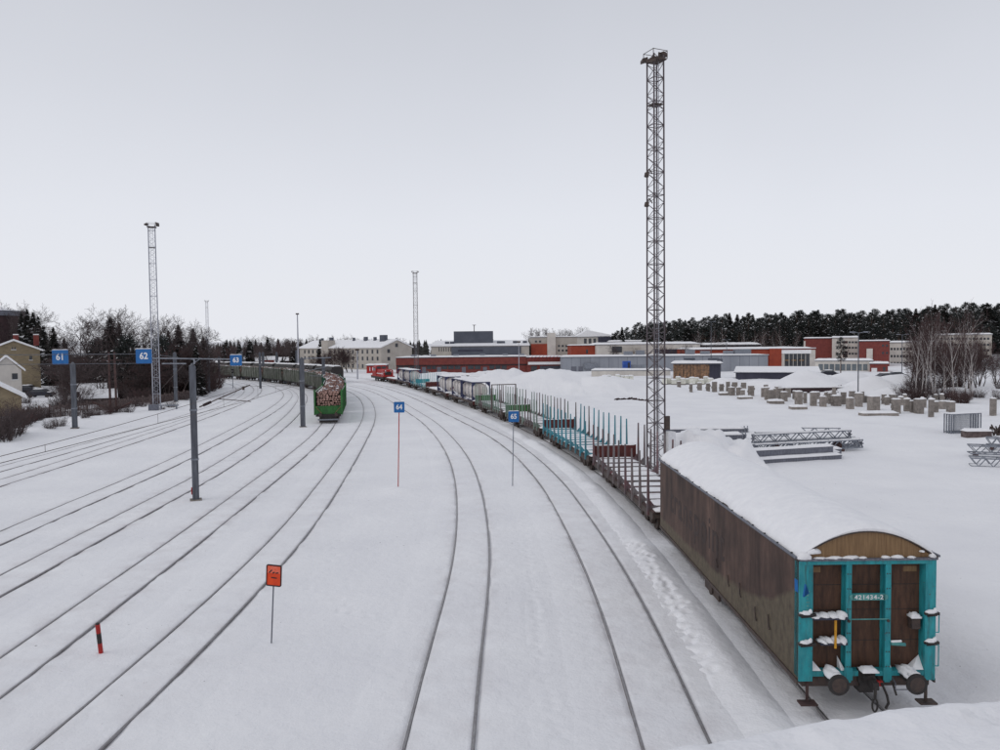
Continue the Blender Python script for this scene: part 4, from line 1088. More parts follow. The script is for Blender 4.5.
for px, D, yt, lb in ((858, 99, 333, 'tall street lamp standing among the concrete blocks'), (901.5, 150, 335, 'double headed lamp post in front of the white building wing'),
                      (711, 200, 322, 'thin lamp post rising above the grey hall'), (726.5, 220, 340, 'flag post on the roof edge beside the orange block')):
    b = W(px, 400, D); b.z = H1(b.x, b.y); h = W(px, yt, D).z - b.z
    root = empty('lamp_post', b); tag(root, lb, 'lamp post')
    MB().tube((0, 0, -.2), (0, 0, h), .09 if D < 180 else .13, .06, n=8).build('post', 'pole_grey', root)
    q = MB()
    for sx in (-1, 1): q.bar((0, 0, h), (sx * .7, -.1, h + .12), .06); q.box(sx * .9 - .3, sx * .9 + .3, -.25, .05, h + .05, h + .2)
    q.build('lamp_head', 'galv', root)

def hpole(px, yb, yt, w, label, lean=0, m='pole_grey', D=None):
    if D: b = W(px, yb, D); b.z = H1(b.x, b.y)
    else: b = ground(px, yb)
    top = W(px, yt, b.y).z - b.z
    root = empty('catenary_pole', b, R(24)); tag(root, label, 'pole')
    s = w / 2; ls = lean
    m_ = MB()
    for sy in (-1, 1): m_.bar((0, sy * s, -.3), (ls, sy * s * .9, top - .25), w, .05, up=(1, 0, 0)) if False else m_.box(-s, s, sy * s - .025, sy * s + .025, -.3, top - .2)
    m_.box(-.03, .03, -s + .025, s - .025, -.3, top - .2)
    m_.build('column', m, root)
    c = MB(); c.tube((0, 0, top - .2), (0, 0, top), s * .9, .05, n=8); c.build('pole_cap', m, root)
    g = MB()
    for z in (top * .30, top * .66): g.box(-s - .03, s + .03, -s - .03, s + .03, z - .05, z + .05)
    g.build('band', 'galv', root)
    f = MB(); f.box(-s - .14, s + .14, -s - .14, s + .14, -.3, .06); f.build('foot', 'concrete', root)
    return root, b, top
p195, b195, t195 = hpole(196, 500, 363, .36, 'steel catenary pole with bracket, standing by two sidings')
D0 = b195.y
hpole(75, 428, 362, .5, 'steel catenary pole at the edge of the garden bank')
p303, b303, t303 = hpole(303, 427, 357, .46, 'steel catenary pole beside the green log wagon')
hpole(176, 402, 352, .55, 'steel catenary pole by the garden fence near the lattice mast')
for px, yb, yt, w, lb in ((219.5, 384, 356, .5, 'far slim pole at the bend beside the reddish hedge'), (209, 393, 357, .5, 'pole in front of the reddish hedge at the bend'),
                          (260.5, 389, 352, .45, 'dark signal pole at the inner side of the bend'), (263.5, 379, 352, .6, 'pole close behind the dark signal pole'),
                          (324, 396, 357, .5, 'catenary pole next to the log wagon side'), (297, 371, 350, .7, 'far pole in front of the log train bend'),
                          (277, 376, 352, .6, 'far pole between the bend and the town trees'), (242, 374, 351, .6, 'far pole right of sign 63')):
    hpole(px, yb, yt, w, lb)
# pole details: white band, red reflector, bracket, beam, hanging signs
q = MB(); q.box(-.24, -.185, -.1, .1, .35, .75); q.build('red_reflector', 'red_paint', p195)
def attach(o, root):        # world-space mesh as a part of root
    o.parent = root; o.matrix_parent_inverse = root.matrix_basis.inverted(); return o
bpy.context.view_layer.update()
def Wd(x, y): return W(x, y, D0)
q = MB(); a, c_ = Wd(199.5, 407), Wd(250, 385)
ins = a.lerp(c_, .08), a.lerp(c_, .24)
q.tube(a, ins[0], .04, n=8); q.tube(ins[1], c_, .032, n=8)
q.tube(c_.lerp(a, .13) + Vector((0, 0, .09)), c_.lerp(a, .13) - Vector((0, 0, .12)), .07, n=8)
attach(q.build('bracket_tube', 'dark_iron', p195), p195)
q = MB(); n = 7
for i in range(n): q.tube(ins[0].lerp(ins[1], i / n), ins[0].lerp(ins[1], (i + .6) / n), .10, .06, n=8)
attach(q.build('insulator', 'dark_brown', p195), p195)
q = MB(); q.tube(Wd(219, 399), Wd(251, 401.5), .024, n=6); q.tube(Wd(220, 399), a.lerp(c_, .42), .015, n=6); attach(q.build('steady_arm', 'dark_iron', p195), p195)
q = MB(); q.tube(Wd(238.5, 359.3), Wd(150, 358.2), .034, n=8); q.tube(Wd(162, 363.6), Wd(186, 363.6), .035, n=8)
q.bar(Wd(194.5, 364), Wd(194, 358.5), .07); q.bar(Wd(189, 366), Wd(200, 359), .03)
attach(q.build('cross_beam', 'galv', p195), p195)
q = MB(); q.tube(W(184, 364, D0), W(162, 388, D0 + 30), .012, n=4); attach(q.build('stay_wire', 'dark_iron', p195), p195)
# the head-span runs left to a pole outside the picture
lp = Vector((-44.0, D0 - 1.2, 0)); lp.z = H1(lp.x, lp.y)
root = empty('catenary_pole', lp); tag(root, 'steel catenary pole carrying the left end of the span wires', 'pole')
MB().box(-.2, .2, -.2, .2, -.3, 9.2).build('column', 'pole_grey', root); MB().box(-.34, .34, -.34, .34, -.3, .06).build('foot', 'concrete', root)
sw = MB(); e1, e2 = Wd(190, 354), Wd(100, 363.3)
sw.tube(Vector((-44, D0 - 1.2, Wd(20, 353.8).z)), Wd(150, 353.8), .020, n=6); sw.tube(Wd(150, 353.8), Wd(195, 360), .016, n=6); sw.tube(Vector((-44, D0 - 1.2, Wd(20, 363.3).z)), Wd(150, 363.3), .015, n=6)
o = sw.build('span_wires', 'pole_grey'); tag(o, 'pair of horizontal span wires carrying signs 61 and 62', 'wire')
def num_sign(name, n, c, w, h, label, yaw=0, tilt=0, post=None, post_m='galv'):
    root = empty(name, c, yaw); tag(root, label, 'sign')
    pl = MB(); r_ = .05
    pts = []
    for cx, cy, a0 in ((w/2 - r_, h/2 - r_, 0), (-w/2 + r_, h/2 - r_, 90), (-w/2 + r_, -h/2 + r_, 180), (w/2 - r_, -h/2 + r_, 270)):
        for k in range(4): t = R(a0 + 30 * k); pts.append((cx + r_ * math.cos(t), cy + r_ * math.sin(t)))
    pl.prism(pts, 'y', -.015, .015); p = pl.build('plate', 'blue_sign', root)
    text_mesh('digits', n, h * .62, 'white_paint', root, (0, -.019, -.0), (R(90), 0, 0), .002, .012, .95)
    q = MB(); q.box(-w/2 + .02, w/2 - .02, .02, .06, h * .18, h * .26); q.box(-w/2 + .02, w/2 - .02, .02, .06, -h * .26, -h * .18); q.build('back_rail', 'galv', root)
    m = MB(); snow_slab(m, -w/2, w/2, -.02, .05, h/2 + .001, .035, 8, 2, 3, lip=.005); m.build('sign_snow', 'snow', root, smooth=True)
    return root
num_sign('track_sign', '61', Wd(61, 357.2) - Vector((0, .07, 0)), .93, .84, 'blue sign 61 hung on the span wires before the ochre house')
num_sign('track_sign', '62', Wd(144.5, 356.2) - Vector((0, .08, 0)), .92, .84, 'blue sign 62 hung in front of the pale lattice mast')
r = num_sign('track_sign', '63', Wd(236.5, 360.2) - Vector((0, .08, 0)), .68, .62, 'small blue track number sign reading 63')
for nm, xb, yb, ys, lb, pm in (('64', 398, 487, 407.2, 'blue track number sign reading 64 on a red pole', 'red_paint'), ('65', 512.5, 486, 416.6, 'blue track number sign reading 65 on a grey pole', 'galv')):
    b = ground(xb, yb); c = W(xb + 1.2, ys, b.y)
    r = num_sign('track_sign', nm, c, .66, .68, lb)
    MB().tube((-(c.x - b.x), .05, -(c.z - b.z) - .2), (0, .05, .3), .030, n=8).build('post', pm, r)
# wires over track B
def cat_wire(k, ys_, zc, zm, label):
    root = empty('overhead_line'); tag(root, label, 'wire')
    wm_, cm_, dr_ = MB(), MB(), MB()
    for a, b_ in zip(ys_[:-1], ys_[1:]):
        prev = None; n = 14
        for i in range(n + 1):
            t = i / n; y_ = a + (b_ - a) * t; x_ = TX(k, a) + (TX(k, b_) - TX(k, a)) * t + .55
            pc, pm = Vector((x_, y_, zc)), Vector((x_, y_, zm - .75 * 4 * t * (1 - t)))
            if prev: cm_.tube(prev[0], pc, .012, n=4, caps=False); wm_.tube(prev[1], pm, .011, n=4, caps=False)
            if i % 2 == 1: dr_.tube(pc, pm, .007, n=4, caps=False)
            prev = pc, pm
    cm_.build('contact_wire', 'dark_iron', root); wm_.build('carrier_wire', 'dark_iron', root); dr_.build('dropper', 'dark_iron', root)
cat_wire('B', [-14, D0, b303.y], Wd(250, 401).z, Wd(250, 385.5).z, 'thin overhead contact line hanging from the bracket pole')
q = MB(); a, c_ = W(303, 372, b303.y), W(329, 366, b303.y)
q.tube(a, c_, .03, n=6); q.tube(W(303, 358.5, b303.y), W(331, 357.5, b303.y), .05, n=6); q.tube(W(310, 375.5, b303.y), W(329, 376.5, b303.y), .022, n=6)
attach(q.build('bracket_tube', 'galv', p303), p303)
# wooden double pole with props by the fence
b = ground(113.5, 411); root = empty('timber_pole', b); tag(root, 'dark wooden twin pole with props beside the garden fence', 'pole')
for dx in (-.42, .42): MB().tube((dx, 0, -.2), (dx * .9, 0, W(113, 352, b.y).z - b.z), .17, .13, n=8).build('post', 'timber', root)
for sx in (-1, 1): MB().tube((sx * 2.7, -.3, 1.25 if sx > 0 else 1.3), (sx * .3, 0, .15), .13, n=6).build('prop', 'timber', root)
MB().bar((-1.3, 0, 6.9), (1.3, 0, 6.9), .12).build('cross_arm', 'timber', root)
# orange board and red post in the foreground
b = ground(271, 643); c = W(274, 575.5, b.y); root = empty('orange_sign', b); tag(root, 'orange notice board with frosted top on a grey post', 'sign')
d = c - b
MB().tube((0, 0, -.2), (d.x - .01, d.y + .02, d.z), .022, n=8).build('post', 'steel_grey', root)
w, h = .46, .62
pl = MB(); pts = []
for cx, cy, a0 in ((w/2 - .04, h/2 - .04, 0), (-w/2 + .04, h/2 - .04, 90), (-w/2 + .04, -h/2 + .04, 180), (w/2 - .04, -h/2 + .04, 270)):
    for k in range(4): t = R(a0 + 30 * k); pts.append((cx + .04 * math.cos(t), cy + .04 * math.sin(t)))
pl.prism(pts, 'y', -.012, .012); plate = pl.build('plate', 'orange', root, d)
plate.rotation_euler = (0, R(3), R(-10))
q = MB()
for i in range(len(pts)): a_, b_ = pts[i], pts[(i + 1) % len(pts)]; q.bar((a_[0], -.006, a_[1]), (b_[0], -.006, b_[1]), .03, .035)
q.build('rim', 'dark_brown', plate)
q = MB(); q.box(-w/2 + .03, w/2 - .03, -.0165, -.0125, .07, h/2 - .03); q.build('frost', 'frosted_orange', plate)
q = MB(); q.bar((-.15, -.021, .08), (-.06, -.021, .17), .035, .004, up=(0, 1, 0)); q.bar((-.04, -.021, .07), (.03, -.021, .11), .035, .004, up=(0, 1, 0)); q.bar((.06, -.021, .08), (.15, -.021, .10), .035, .004, up=(0, 1, 0)); q.bar((-.08, -.021, -.06), (.10, -.021, -.07), .035, .004, up=(0, 1, 0)); q.build('worn_print', 'dark_brown', plate)
b = ground(101, 653); root = empty('marker_post', b); tag(root, 'short leaning red post with a black band', 'post')
tp = W(97.5, 624, b.y - .25) - b; f = lambda t: tp * t
MB().tube(f(-.25), f(.36), .065, n=10).tube(f(.70), f(1.0), .065, n=10).build('red_section', 'red_paint', root)
MB().tube(f(.36), f(.70), .066, n=10).build('black_band', 'black', root); MB().tube(f(.999), f(1.03), .06, .04, n=10).build('cap', 'black', root)
# low signals between the far tracks
for px, yb, lb in ((233, 389, 'dwarf signal post under sign 63'), (307.5, 383, 'small light signal in front of the log train')):
    b = ground(px, yb); root = empty('signal_post', b); tag(root, lb, 'signal')
    hh = 3.6; MB().tube((0, 0, -.2), (0, 0, hh), .07, n=8).build('post', 'galv', root); box('signal_head', 'black', root, -.22, .22, -.14, .14, hh - .2, hh + .7)
    MB().tube((0, -.14, hh + .22), (0, -.2, hh + .22), .09, n=10).build('lens', 'white_paint', root)
# ------------------------------------------------------------------ storage yard right of the train
PIL = [(679,389.6,4,8),(691,391,3,7),(699.6,391,5,8),(708,391.4,4,8),(714.5,392,5.5,10),(721.5,391,4,7),(728,392,4,10),(734.7,388,6,6),(731.6,395.4,6,8),(739,395.4,5,8),(743.7,388.5,5,6),
 (742.8,398,4.5,8),(751,396,6,10),(763,397,4,9),(767,400,5,12),(771,401,4.5,11),(778,398,6,11),(784,401,6,9),(788,397,5,9),(794.6,399,4,8),(798.6,405,7,13),(813.4,405.8,6.5,13),(817,399,5,7),
 (823,406.6,6.5,10),(829,403,6,11),(836,405.8,9,10),(843.4,404.4,5,12),(852,399,5,8),(850,409,7,11),(858.7,406.6,6.5,13),(866,402.6,6,7),(873.5,410.7,10,14),(884,403,3,7),(887,405,4,8),
 (892.6,403.5,6,9),(896,413,8,13.5),(900.7,405,5,8),(904.7,402.6,4,8),(907,410.7,6.5,11.5),(912,411,4,10),(918.7,413.5,8,14),(924,407.7,4,9),(925,398.7,3.5,6),(931,417,4.5,17),
 (935.7,400.5,3.5,6),(936,411.7,4,10),(943,409,7,8),(948,411.7,3,10),(952,414,5.5,12)]
rr = random.Random(8)
for i in range(18):
    px = rr.uniform(762, 952); PIL.append((px, float(np.interp(px, [760, 850, 950], [396, 401, 405])) + rr.uniform(-1.5, 5), rr.uniform(3, 5.5), rr.uniform(7, 12)))
for i, (px, yb, w, h) in enumerate(PIL):
    b = ground(px, yb); s = F_PX / b.y; ww, hh = w / s * .86, h / s * 1.1
    root = empty('concrete_block', b, R(rr.uniform(-14, 14))); 
    sz = ('broad' if ww > .95 else ('slim' if ww < .55 else '')) + (' tall' if hh > 1.55 else (' low' if hh < 1.05 else ''))
    spot = min(((685, 389, 'beside the lattice mast'), (715, 391, 'in front of the white pallets'), (740, 393, 'in the left cluster below the snow heap'), (775, 400, 'in the cluster before the dark edge wall'), (800, 405, 'behind a low slab'), (825, 404, 'under the dark edge wall'),
                (858, 405, 'at the foot of the street lamp'), (880, 412, 'behind the long slab'), (905, 405, 'in the back row below the birches'), (918, 413, 'in the front row below the birches'), (945, 411, 'nearest the wire cages'), (930, 399, 'half sunk in snow under the birches')), key=lambda t: (t[0] - px) ** 2 + 2 * (t[1] - yb) ** 2)[2]
    tag(root, ' '.join((sz + ' grey concrete block with snow cap ' + spot).split()), 'concrete block', 'concrete blocks standing in the yard')
    d = ww * rr.uniform(.7, 1.0); z1 = hh - .12
    q = MB(); q.box(-ww/2, ww/2, -d/2, d/2, -.5, z1)
    if rr.random() < .4: q.box(-ww/2 - .12, -ww/2 - .002, -d/3, d/3, z1 * .35, z1 * .55)
    if rr.random() < .35: q.box(ww/2 + .002, ww/2 + .14, -d/3, d/3, z1 * .6, z1 * .8)
    q.build('body', 'concrete', root)
    m = MB(); snow_slab(m, -ww/2, ww/2, -d/2, d/2, z1 + .001, rr.uniform(.09, .2), 5, 5, i, lip=.02); m.build('snow_cap', 'snow', root, smooth=True)
b = ground(993, 415.5); root = empty('concrete_post', b); tag(root, 'single tall brownish concrete post standing alone beside the wire cages', 'concrete post')
MB().box(-.24, .24, -.24, .24, -.3, W(993, 398.5, b.y).z - b.z).build('body', 'concrete', root)
m = MB(); snow_slab(m, -.24, .24, -.24, .24, W(993, 398.5, b.y).z - b.z + .001, .12, 4, 4, 1, lip=.01); m.build('snow_cap', 'snow', root)
for px0, px1, yb, lb in ((662, 680, 389.5, 'low concrete slab beside the lattice mast'), (790, 806, 409, 'low concrete slab in front of the blocks'), (860, 897, 415.5, 'long low concrete slab in front of the tallest blocks'), (719, 734, 395, 'short concrete slab among the left blocks'), (738, 752, 399, 'concrete slab lying under snow among the left blocks'),
                     (768, 783, 403, 'concrete slab lying under snow beside the slim blocks')):
    a, c = ground(px0, yb), ground(px1, yb); root = empty('concrete_slab', (a + c) / 2); tag(root, lb, 'slab'); w = (c - a).length / 2
    MB().box(-w, w, -.6, .6, -.3, .30).build('body', 'concrete', root); m = MB(); snow_slab(m, -w, w, -.6, .6, .301, .22, 10, 6, 3, lip=.02); m.build('snow_cap', 'snow', root, smooth=True)
a, c = W(775, 391, 124), W(890, 393, 124); root = empty('stone_wall', ((a.x + c.x) / 2, 124, .3)); tag(root, 'low dark edge wall behind the concrete blocks', 'wall')
w = (c.x - a.x) / 2; MB().box(-w, w, -.3, .3, -.5, .75).build('body', 'dark_brown', root); m = MB(); snow_slab(m, -w, w, -.3, .3, .751, .25, 30, 3, 5, lip=.1); m.build('snow_cap', 'snow', root, smooth=True)

def truss(root, p, q, hgt=.62, w=.4, nb=12, name='truss', m='galv'):
    """a box lattice girder lying from p to q (local)"""
    p, q = Vector(p), Vector(q); d = (q - p).normalized(); s = Vector((-d.y, d.x, 0)).normalized(); L_ = (q - p).length
    t = MB(); ch = []
    for a in (-w/2, w/2):
        for z in (0, hgt): ch.append((a, z))
    for a, z in ch: t.bar(p + s * a + Vector((0, 0, z)), q + s * a + Vector((0, 0, z)), .085)
    for a in (-w/2, w/2):
        for i in range(nb):
            y0, y1 = L_ * i / nb, L_ * (i + 1) / nb
            t.bar(p + s * a + d * y0 + Vector((0, 0, 0 if i % 2 else hgt)), p + s * a + d * y1 + Vector((0, 0, hgt if i % 2 else 0)), .055)
    for i in range(0, nb + 1, 2):
        for z in (0, hgt): t.bar(p - s * w/2 + d * (L_ * i / nb) + Vector((0, 0, z)), p + s * w/2 + d * (L_ * i / nb) + Vector((0, 0, z)), .05)
    o = t.build(name, m, root)
    if w < 1:
        sn = MB()
        for a in (-w/2, w/2):
            k = 10
            for i in range(k): sn.tube(p + s * a + d * (L_ * i / k) + Vector((0, 0, hgt + .05)), p + s * a + d * (L_ * (i + .96) / k) + Vector((0, 0, hgt + .05)), .05, .045, n=5)
        sn.build('truss_snow', 'snow', o)
    return o
# main girder stack at (742..867, 428..464)
a, c = G(747, 465, .35), G(855, 458, .35)
dv = (c - a); yaw = math.atan2(dv.y, dv.x); Ls = dv.length
root = empty('steel_beam_stack', a, yaw); tag(root, 'grey steel beams with snow lying in front of the lattice girders', 'steel beams')
for k, (y0, z0, x0, x1) in enumerate(((0, -.12, 0, .86), (.45, .0, .02, .88), (.22, .50, -.01, .80), (.95, .14, .05, .95))):
    x0, x1 = x0 * Ls, x1 * Ls
    q = MB(); q.box(x0, x1, y0 - .17, y0 + .17, z0 - .1, z0 - .06 + .0); q.box(x0, x1, y0 - .17, y0 + .17, z0 + .40, z0 + .44); q.box(x0 + .02, x1 - .02, y0 - .13, y0 - .08, z0 - .058, z0 + .398); o_ = q.build('beam', 'steel_grey', root)
    m = MB(); snow_slab(m, x0 + .05, x1 - .05, y0 - .17, y0 + .17, z0 + .441, .20, 24, 4, k, lip=.02); m.build('beam_snow', 'snow', o_, smooth=True)
a2 = G(757, 455, .4); c2 = G(862, 449, .4); dv2 = c2 - a2
for k, (off, z0, x0, x1, lb) in enumerate(((.1, .15, -.02, 1.0, 'galvanised lattice girder leaning over the steel beams'), (1.0, .1, .06, 1.05, 'middle galvanised lattice girder in the stack'), (.5, .85, .0, .92, 'galvanised lattice girder on top of the stack'),
                                       (1.8, .12, .12, 1.08, 'galvanised lattice girder at the back of the stack'))):
    root = empty('lattice_girder', a2, math.atan2(dv2.y, dv2.x)); tag(root, lb, 'girder'); L_ = dv2.length
    truss(root, (x0 * L_, off, z0), (x1 * L_, off, z0), .60, .38, 13)
    q = MB()
    for x in (x0 * L_, x1 * L_): q.bar((x, off - .19, z0), (x, off + .19, z0 + .6), .06); q.bar((x, off - .19, z0 + .6), (x, off + .19, z0), .06); q.bar((x, off - .22, z0 + .3), (x, off + .22, z0 + .3), .1)
    q.build('end_plate', 'steel_grey', root)
    if z0 < .5: 
        q = MB(); q.box(.2 * L_ - .1, .2 * L_ + .1, off - .3, off + .3, -.4, z0 - .045); q.box(.8 * L_ - .1, .8 * L_ + .1, off - .3, off + .3, -.4, z0 - .045); q.build('bearer', 'timber', root)
    else:
        q = MB(); q.box(.2 * L_ - .1, .2 * L_ + .1, off - .4, off + .4, -.3, z0 - .045); q.box(.8 * L_ - .1, .8 * L_ + .1, off - .4, off + .4, -.3, z0 - .045); q.build('bearer', 'timber', root)
for px0, px1, yb, lb in ((755, 790, 437, 'short lattice frame end sticking out of the snow left of the girders'), (802, 840, 432, 'short lattice frame sticking out of the snow behind the girders')):
    a, c = ground(px0, yb), ground(px1, yb - 1); d_ = c - a; root = empty('lattice_girder', a, math.atan2(d_.y, d_.x)); tag(root, lb, 'girder'); truss(root, (0, 0, -.15), (d_.length, 0, -.15), .55, .3, 6)
# beams left of it behind the mound
for k, (px0, px1, yb, lb) in enumerate(((664, 748, 434, 'snow covered steel beams behind the ploughed mound'), (664, 746, 441, 'second bundle of snow covered steel beams behind the mound'))):
    a, c = ground(px0, yb), ground(px1, yb - 2); d_ = c - a; root = empty('steel_beam_bundle', a, math.atan2(d_.y, d_.x)); tag(root, lb, 'steel beams'); L_ = d_.length
    q = MB()
    for y0 in (0, .5): q.box(0, L_, y0 - .17, y0 + .17, .0, .05); q.box(0, L_, y0 - .17, y0 + .17, .38, .43); q.box(0, L_, y0 - .1, y0 - .06, .051, .379)
    q.box(.2, .5, -.3, .8, -.4, -.001); q.box(L_ - .5, L_ - .2, -.3, .8, -.4, -.001)
    q.build('beams', 'steel_grey', root); m = MB(); snow_slab(m, .1, L_ - .4, -.2, .7, .431, .24, 26, 5, k, lip=.0); m.build('beam_snow', 'snow', root, smooth=True)
    q = MB()
    for x in (L_ - .1, L_ - .4): q.tube((x, -.15, -.3), (x, -.15, .7), .05, n=6)
    q.build('stake', 'galv', root)
# girders at the right edge
for k, (px0, px1, yb, z0, lb) in enumerate(((970, 1030, 465, .0, 'thin galvanised lattice frame lying at the front by the wire cages'), (969, 1035, 456, .25, 'thin galvanised lattice frame lying behind the front one'), (986, 1030, 449, .35, 'shortest thin lattice frame near the wire cages'))):
    a, c = ground(px0, yb), ground(px1, yb + 3); d_ = c - a; root = empty('lattice_girder', a, math.atan2(d_.y, d_.x)); tag(root, lb, 'girder'); truss(root, (0, 0, z0), (d_.length, .3, z0), .55, 1.0, 8, m='galv')
    q = MB(); q.box(.3, .5, -.5, .5, -.4, z0 - .05); q.box(d_.length - .5, d_.length - .3, -.5, .5, -.4, z0 - .05); q.build('bearer', 'timber', root)
# wire cages
for k, (px0, px1, yb, lb) in enumerate(((951, 984, 434, 'stack of galvanised wire cage panels leaning upright in the snow'),)):
    a, c = ground(px0, yb), ground(px1, yb - 1); d_ = c - a; root = empty('wire_cage', a, math.atan2(d_.y, d_.x)); tag(root, lb, 'cage'); L_ = d_.length; hh = W(968, 414, a.y).z - a.z
    for j in range(4):
        y0 = .35 * j; x0 = .12 * j; q = MB()
        for x in (x0, x0 + L_ - .4): q.bar((x, y0, -.2), (x, y0, hh), .075)
        for x in (x0 + .3, x0 + L_ - .75): q.bar((x, y0, -.2), (x, y0, hh), .05)
        for z in (.08, hh - .05): q.bar((x0, y0, z), (x0 + L_ - .4, y0, z), .075)
        for x in np.arange(x0 + .5, x0 + L_ - .8, .14): q.bar((x, y0, .1), (x, y0, hh - .08), .02)
        for z in np.arange(.2, hh - .1, .16): q.bar((x0 + .3, y0, z), (x0 + L_ - .75, y0, z), .02)
        q.build('panel', 'galv', root)
    m = MB(); snow_slab(m, 0, L_, -.05, 1.1, hh + .0, .07, 12, 4, 1, lip=0); m.build('top_snow', 'snow', root)
a, c = ground(967, 438), ground(992, 437); d_ = c - a; root = empty('brick_pallet', a, math.atan2(d_.y, d_.x)); tag(root, 'low brownish pallet load with snow on top beside the cages', 'pallet')
L_ = d_.length; MB().box(0, L_, 0, .9, -.2, .55).build('load', 'fence_grey', root); m = MB(); snow_slab(m, 0, L_, 0, .9, .551, .22, 10, 5, 6, lip=.04); m.build('snow_cap', 'snow', root, smooth=True)
root = empty('brush_pile', ground(997, 436)); tag(root, 'small heap of dark scrap pipes beside the brownish pallet', 'scrap'); q = MB()
for i in range(14): an = rr.uniform(0, 6.28); q.tube((rr.uniform(-.5, .5), rr.uniform(-.3, .3), -.1), (rr.uniform(-.7, .7), rr.uniform(-.4, .4), rr.uniform(.5, 1.2)), .06, n=6)
q.build('pipes', 'dark_iron', root)
# wrapped pallets, white
def pallet(px, yb, wpx, hpx, lb, grp):
    b = ground(px, yb); s = F_PX / b.y; w, h = wpx / s / 2, hpx / s
    root = empty('wrapped_pallet', b, R(rr.uniform(-6, 6))); tag(root, lb, 'pallet', grp)
    MB().box(-w, w, -.6, .6, -.3, .12).build('pallet_base', 'timber', root); MB().box(-w + .03, w - .03, -.57, .57, .121, h - .15).build('load', 'pallet_white', root)
    m = MB(); snow_slab(m, -w, w, -.6, .6, h - .149, .22, 5, 5, int(px), lip=.02); m.build('snow_cap', 'snow', root, smooth=True)
for i in range(7): pallet(604.5 + i * 4.4, 383.2 - (.7 if i % 2 else 0), 4.3, 8.0 - .5 * (i % 3), 'white wrapped pallet in the row by the long white shed', 'white pallets by the shed')
for i in range(11): pallet(664.5 + i * 4.6, 384.6 - .6 * (i % 2), 4.4, 7.5 - (i % 3), 'white wrapped pallet in the row below the slatted kiosk', 'white pallets below the kiosk')
# patches of bare spoil
for px0, px1, yb, lb in ((617, 648, 399.5, 'strip of dark rubble showing through the snow near the mast'), (820, 840, 386, 'dark plough rubble on the snow left of the street lamp')):
    a, c = ground(px0, yb), ground(px1, yb + 1.5); q = MB(); r2 = random.Random(px0)
    for i in range(90):
        t = r2.random(); p = a.lerp(c, t) + Vector((r2.gauss(0, .3), r2.gauss(0, .5), 0)); s_ = r2.uniform(.08, .28); p.z = H1(p.x, p.y)
        q.tube(p + Vector((-s_, 0, -.1)), p + Vector((s_, r2.uniform(-.2, .2), r2.uniform(.02, .2))), s_ * .7, s_ * .3, n=5)
    o = q.build('rubble', 'dark_brown'); tag(o, lb, 'rubble', kind='stuff')
# snowed timber stacks between the train and the red brick building
for i, (px, yb, D, w) in enumerate(((462, 378, 178, 6), (472, 377, 184, 7), (482, 380, 168, 6), (490, 377, 186, 7), (500, 376.5, 190, 8), (456, 381, 165, 5), (476, 381.5, 160, 7), (494, 380, 172, 6))):
    b = W(px, yb, D); b.z = H1(b.x, b.y); root = empty('timber_stack', b, R(rr.uniform(-20, 20))); tag(root, 'dark timber stack under thick snow in front of the red brick building', 'timber', 'snowed timber stacks')
    q = MB(); 
    for k in range(6): q.box(-w/2, w/2, -1 + k * .33, -1 + k * .33 + .29, -.3, .9 + .12 * (k % 3))
    q.build('timbers', 'timber', root); m = MB(); snow_slab(m, -w/2, w/2, -1, 1, 1.15, .4, 10, 5, i, lip=.05); m.build('snow_cap', 'snow', root, smooth=True)

# ------------------------------------------------------------------ buildings
def bld(name, label, x0, x1, yt, D, depth, wm, wins=(), zb=None, snow=.32, over=.25, flush_roof='dark_clad', cat='building', parts=(), yb=None, face=False):
    a, c = W(x0, yt, D), W(x1, yt, D); xm = (a.x + c.x) / 2; w = (c.x - a.x) / 2
    zb = H1(xm, D) - .3 if zb is None else zb
    th = math.atan2(-xm, D) if face else 0.0; ct_, st_ = math.cos(th), math.sin(th)
    def loc(p):                      # where the ray through p meets the (turned) front
        k = p.x / D; u = (p.x - xm) / (ct_ - k * st_); return u, CAM_H + (p.z - CAM_H) * (D + u * st_) / D
    root = empty(name, (xm, D, zb), th); tag(root, label, cat); h = (a.z + c.z) / 2 - zb - snow
    if face: w = (loc(c)[0] - loc(a)[0]) / 2
    wall = box('wall', wm, root, -w, w, 0, depth, 0, h)
    rf = box('roof', flush_roof, root, -w - over, w + over, -over, depth + over, h + .002, h + .14)
    m = MB(); snow_slab(m, -w - over, w + over, -over, depth + over, h + .142, snow, 24, 8, int(x0), lip=0); m.build('roof_snow', 'snow', rf, smooth=True)
    def rect(nm, mm, xa, ya, xb, yb_, pro=.04, fr=None):
        p, q_ = W(xa, ya, D), W(xb, yb_, D)
        (u0, z1), (u1, z0) = loc(p), loc(q_)
        return box(nm, mm, root, u0, u1, -pro, -.001, z0 - zb, z1 - zb)
    for it in wins: rect('window', 'glass' if len(it) < 5 else it[4], *it[:4], fr=None)
    for nm, mm, xa, ya, xb, yb_, pro in parts: rect(nm, mm, xa, ya, xb, yb_, pro)
    root['_z'] = h
    return root, xm, w, h, zb
def wgrid(x0, x1, n, y0, y1, frac=.55, m=None):
    out = []
    for i in range(n):
        a = x0 + (x1 - x0) * i / n; b = a + (x1 - x0) / n
        k = (b - a) * (1 - frac) / 2
        out.append((a + k, y0, b - k, y1) + ((m,) if m else ()))
    return out
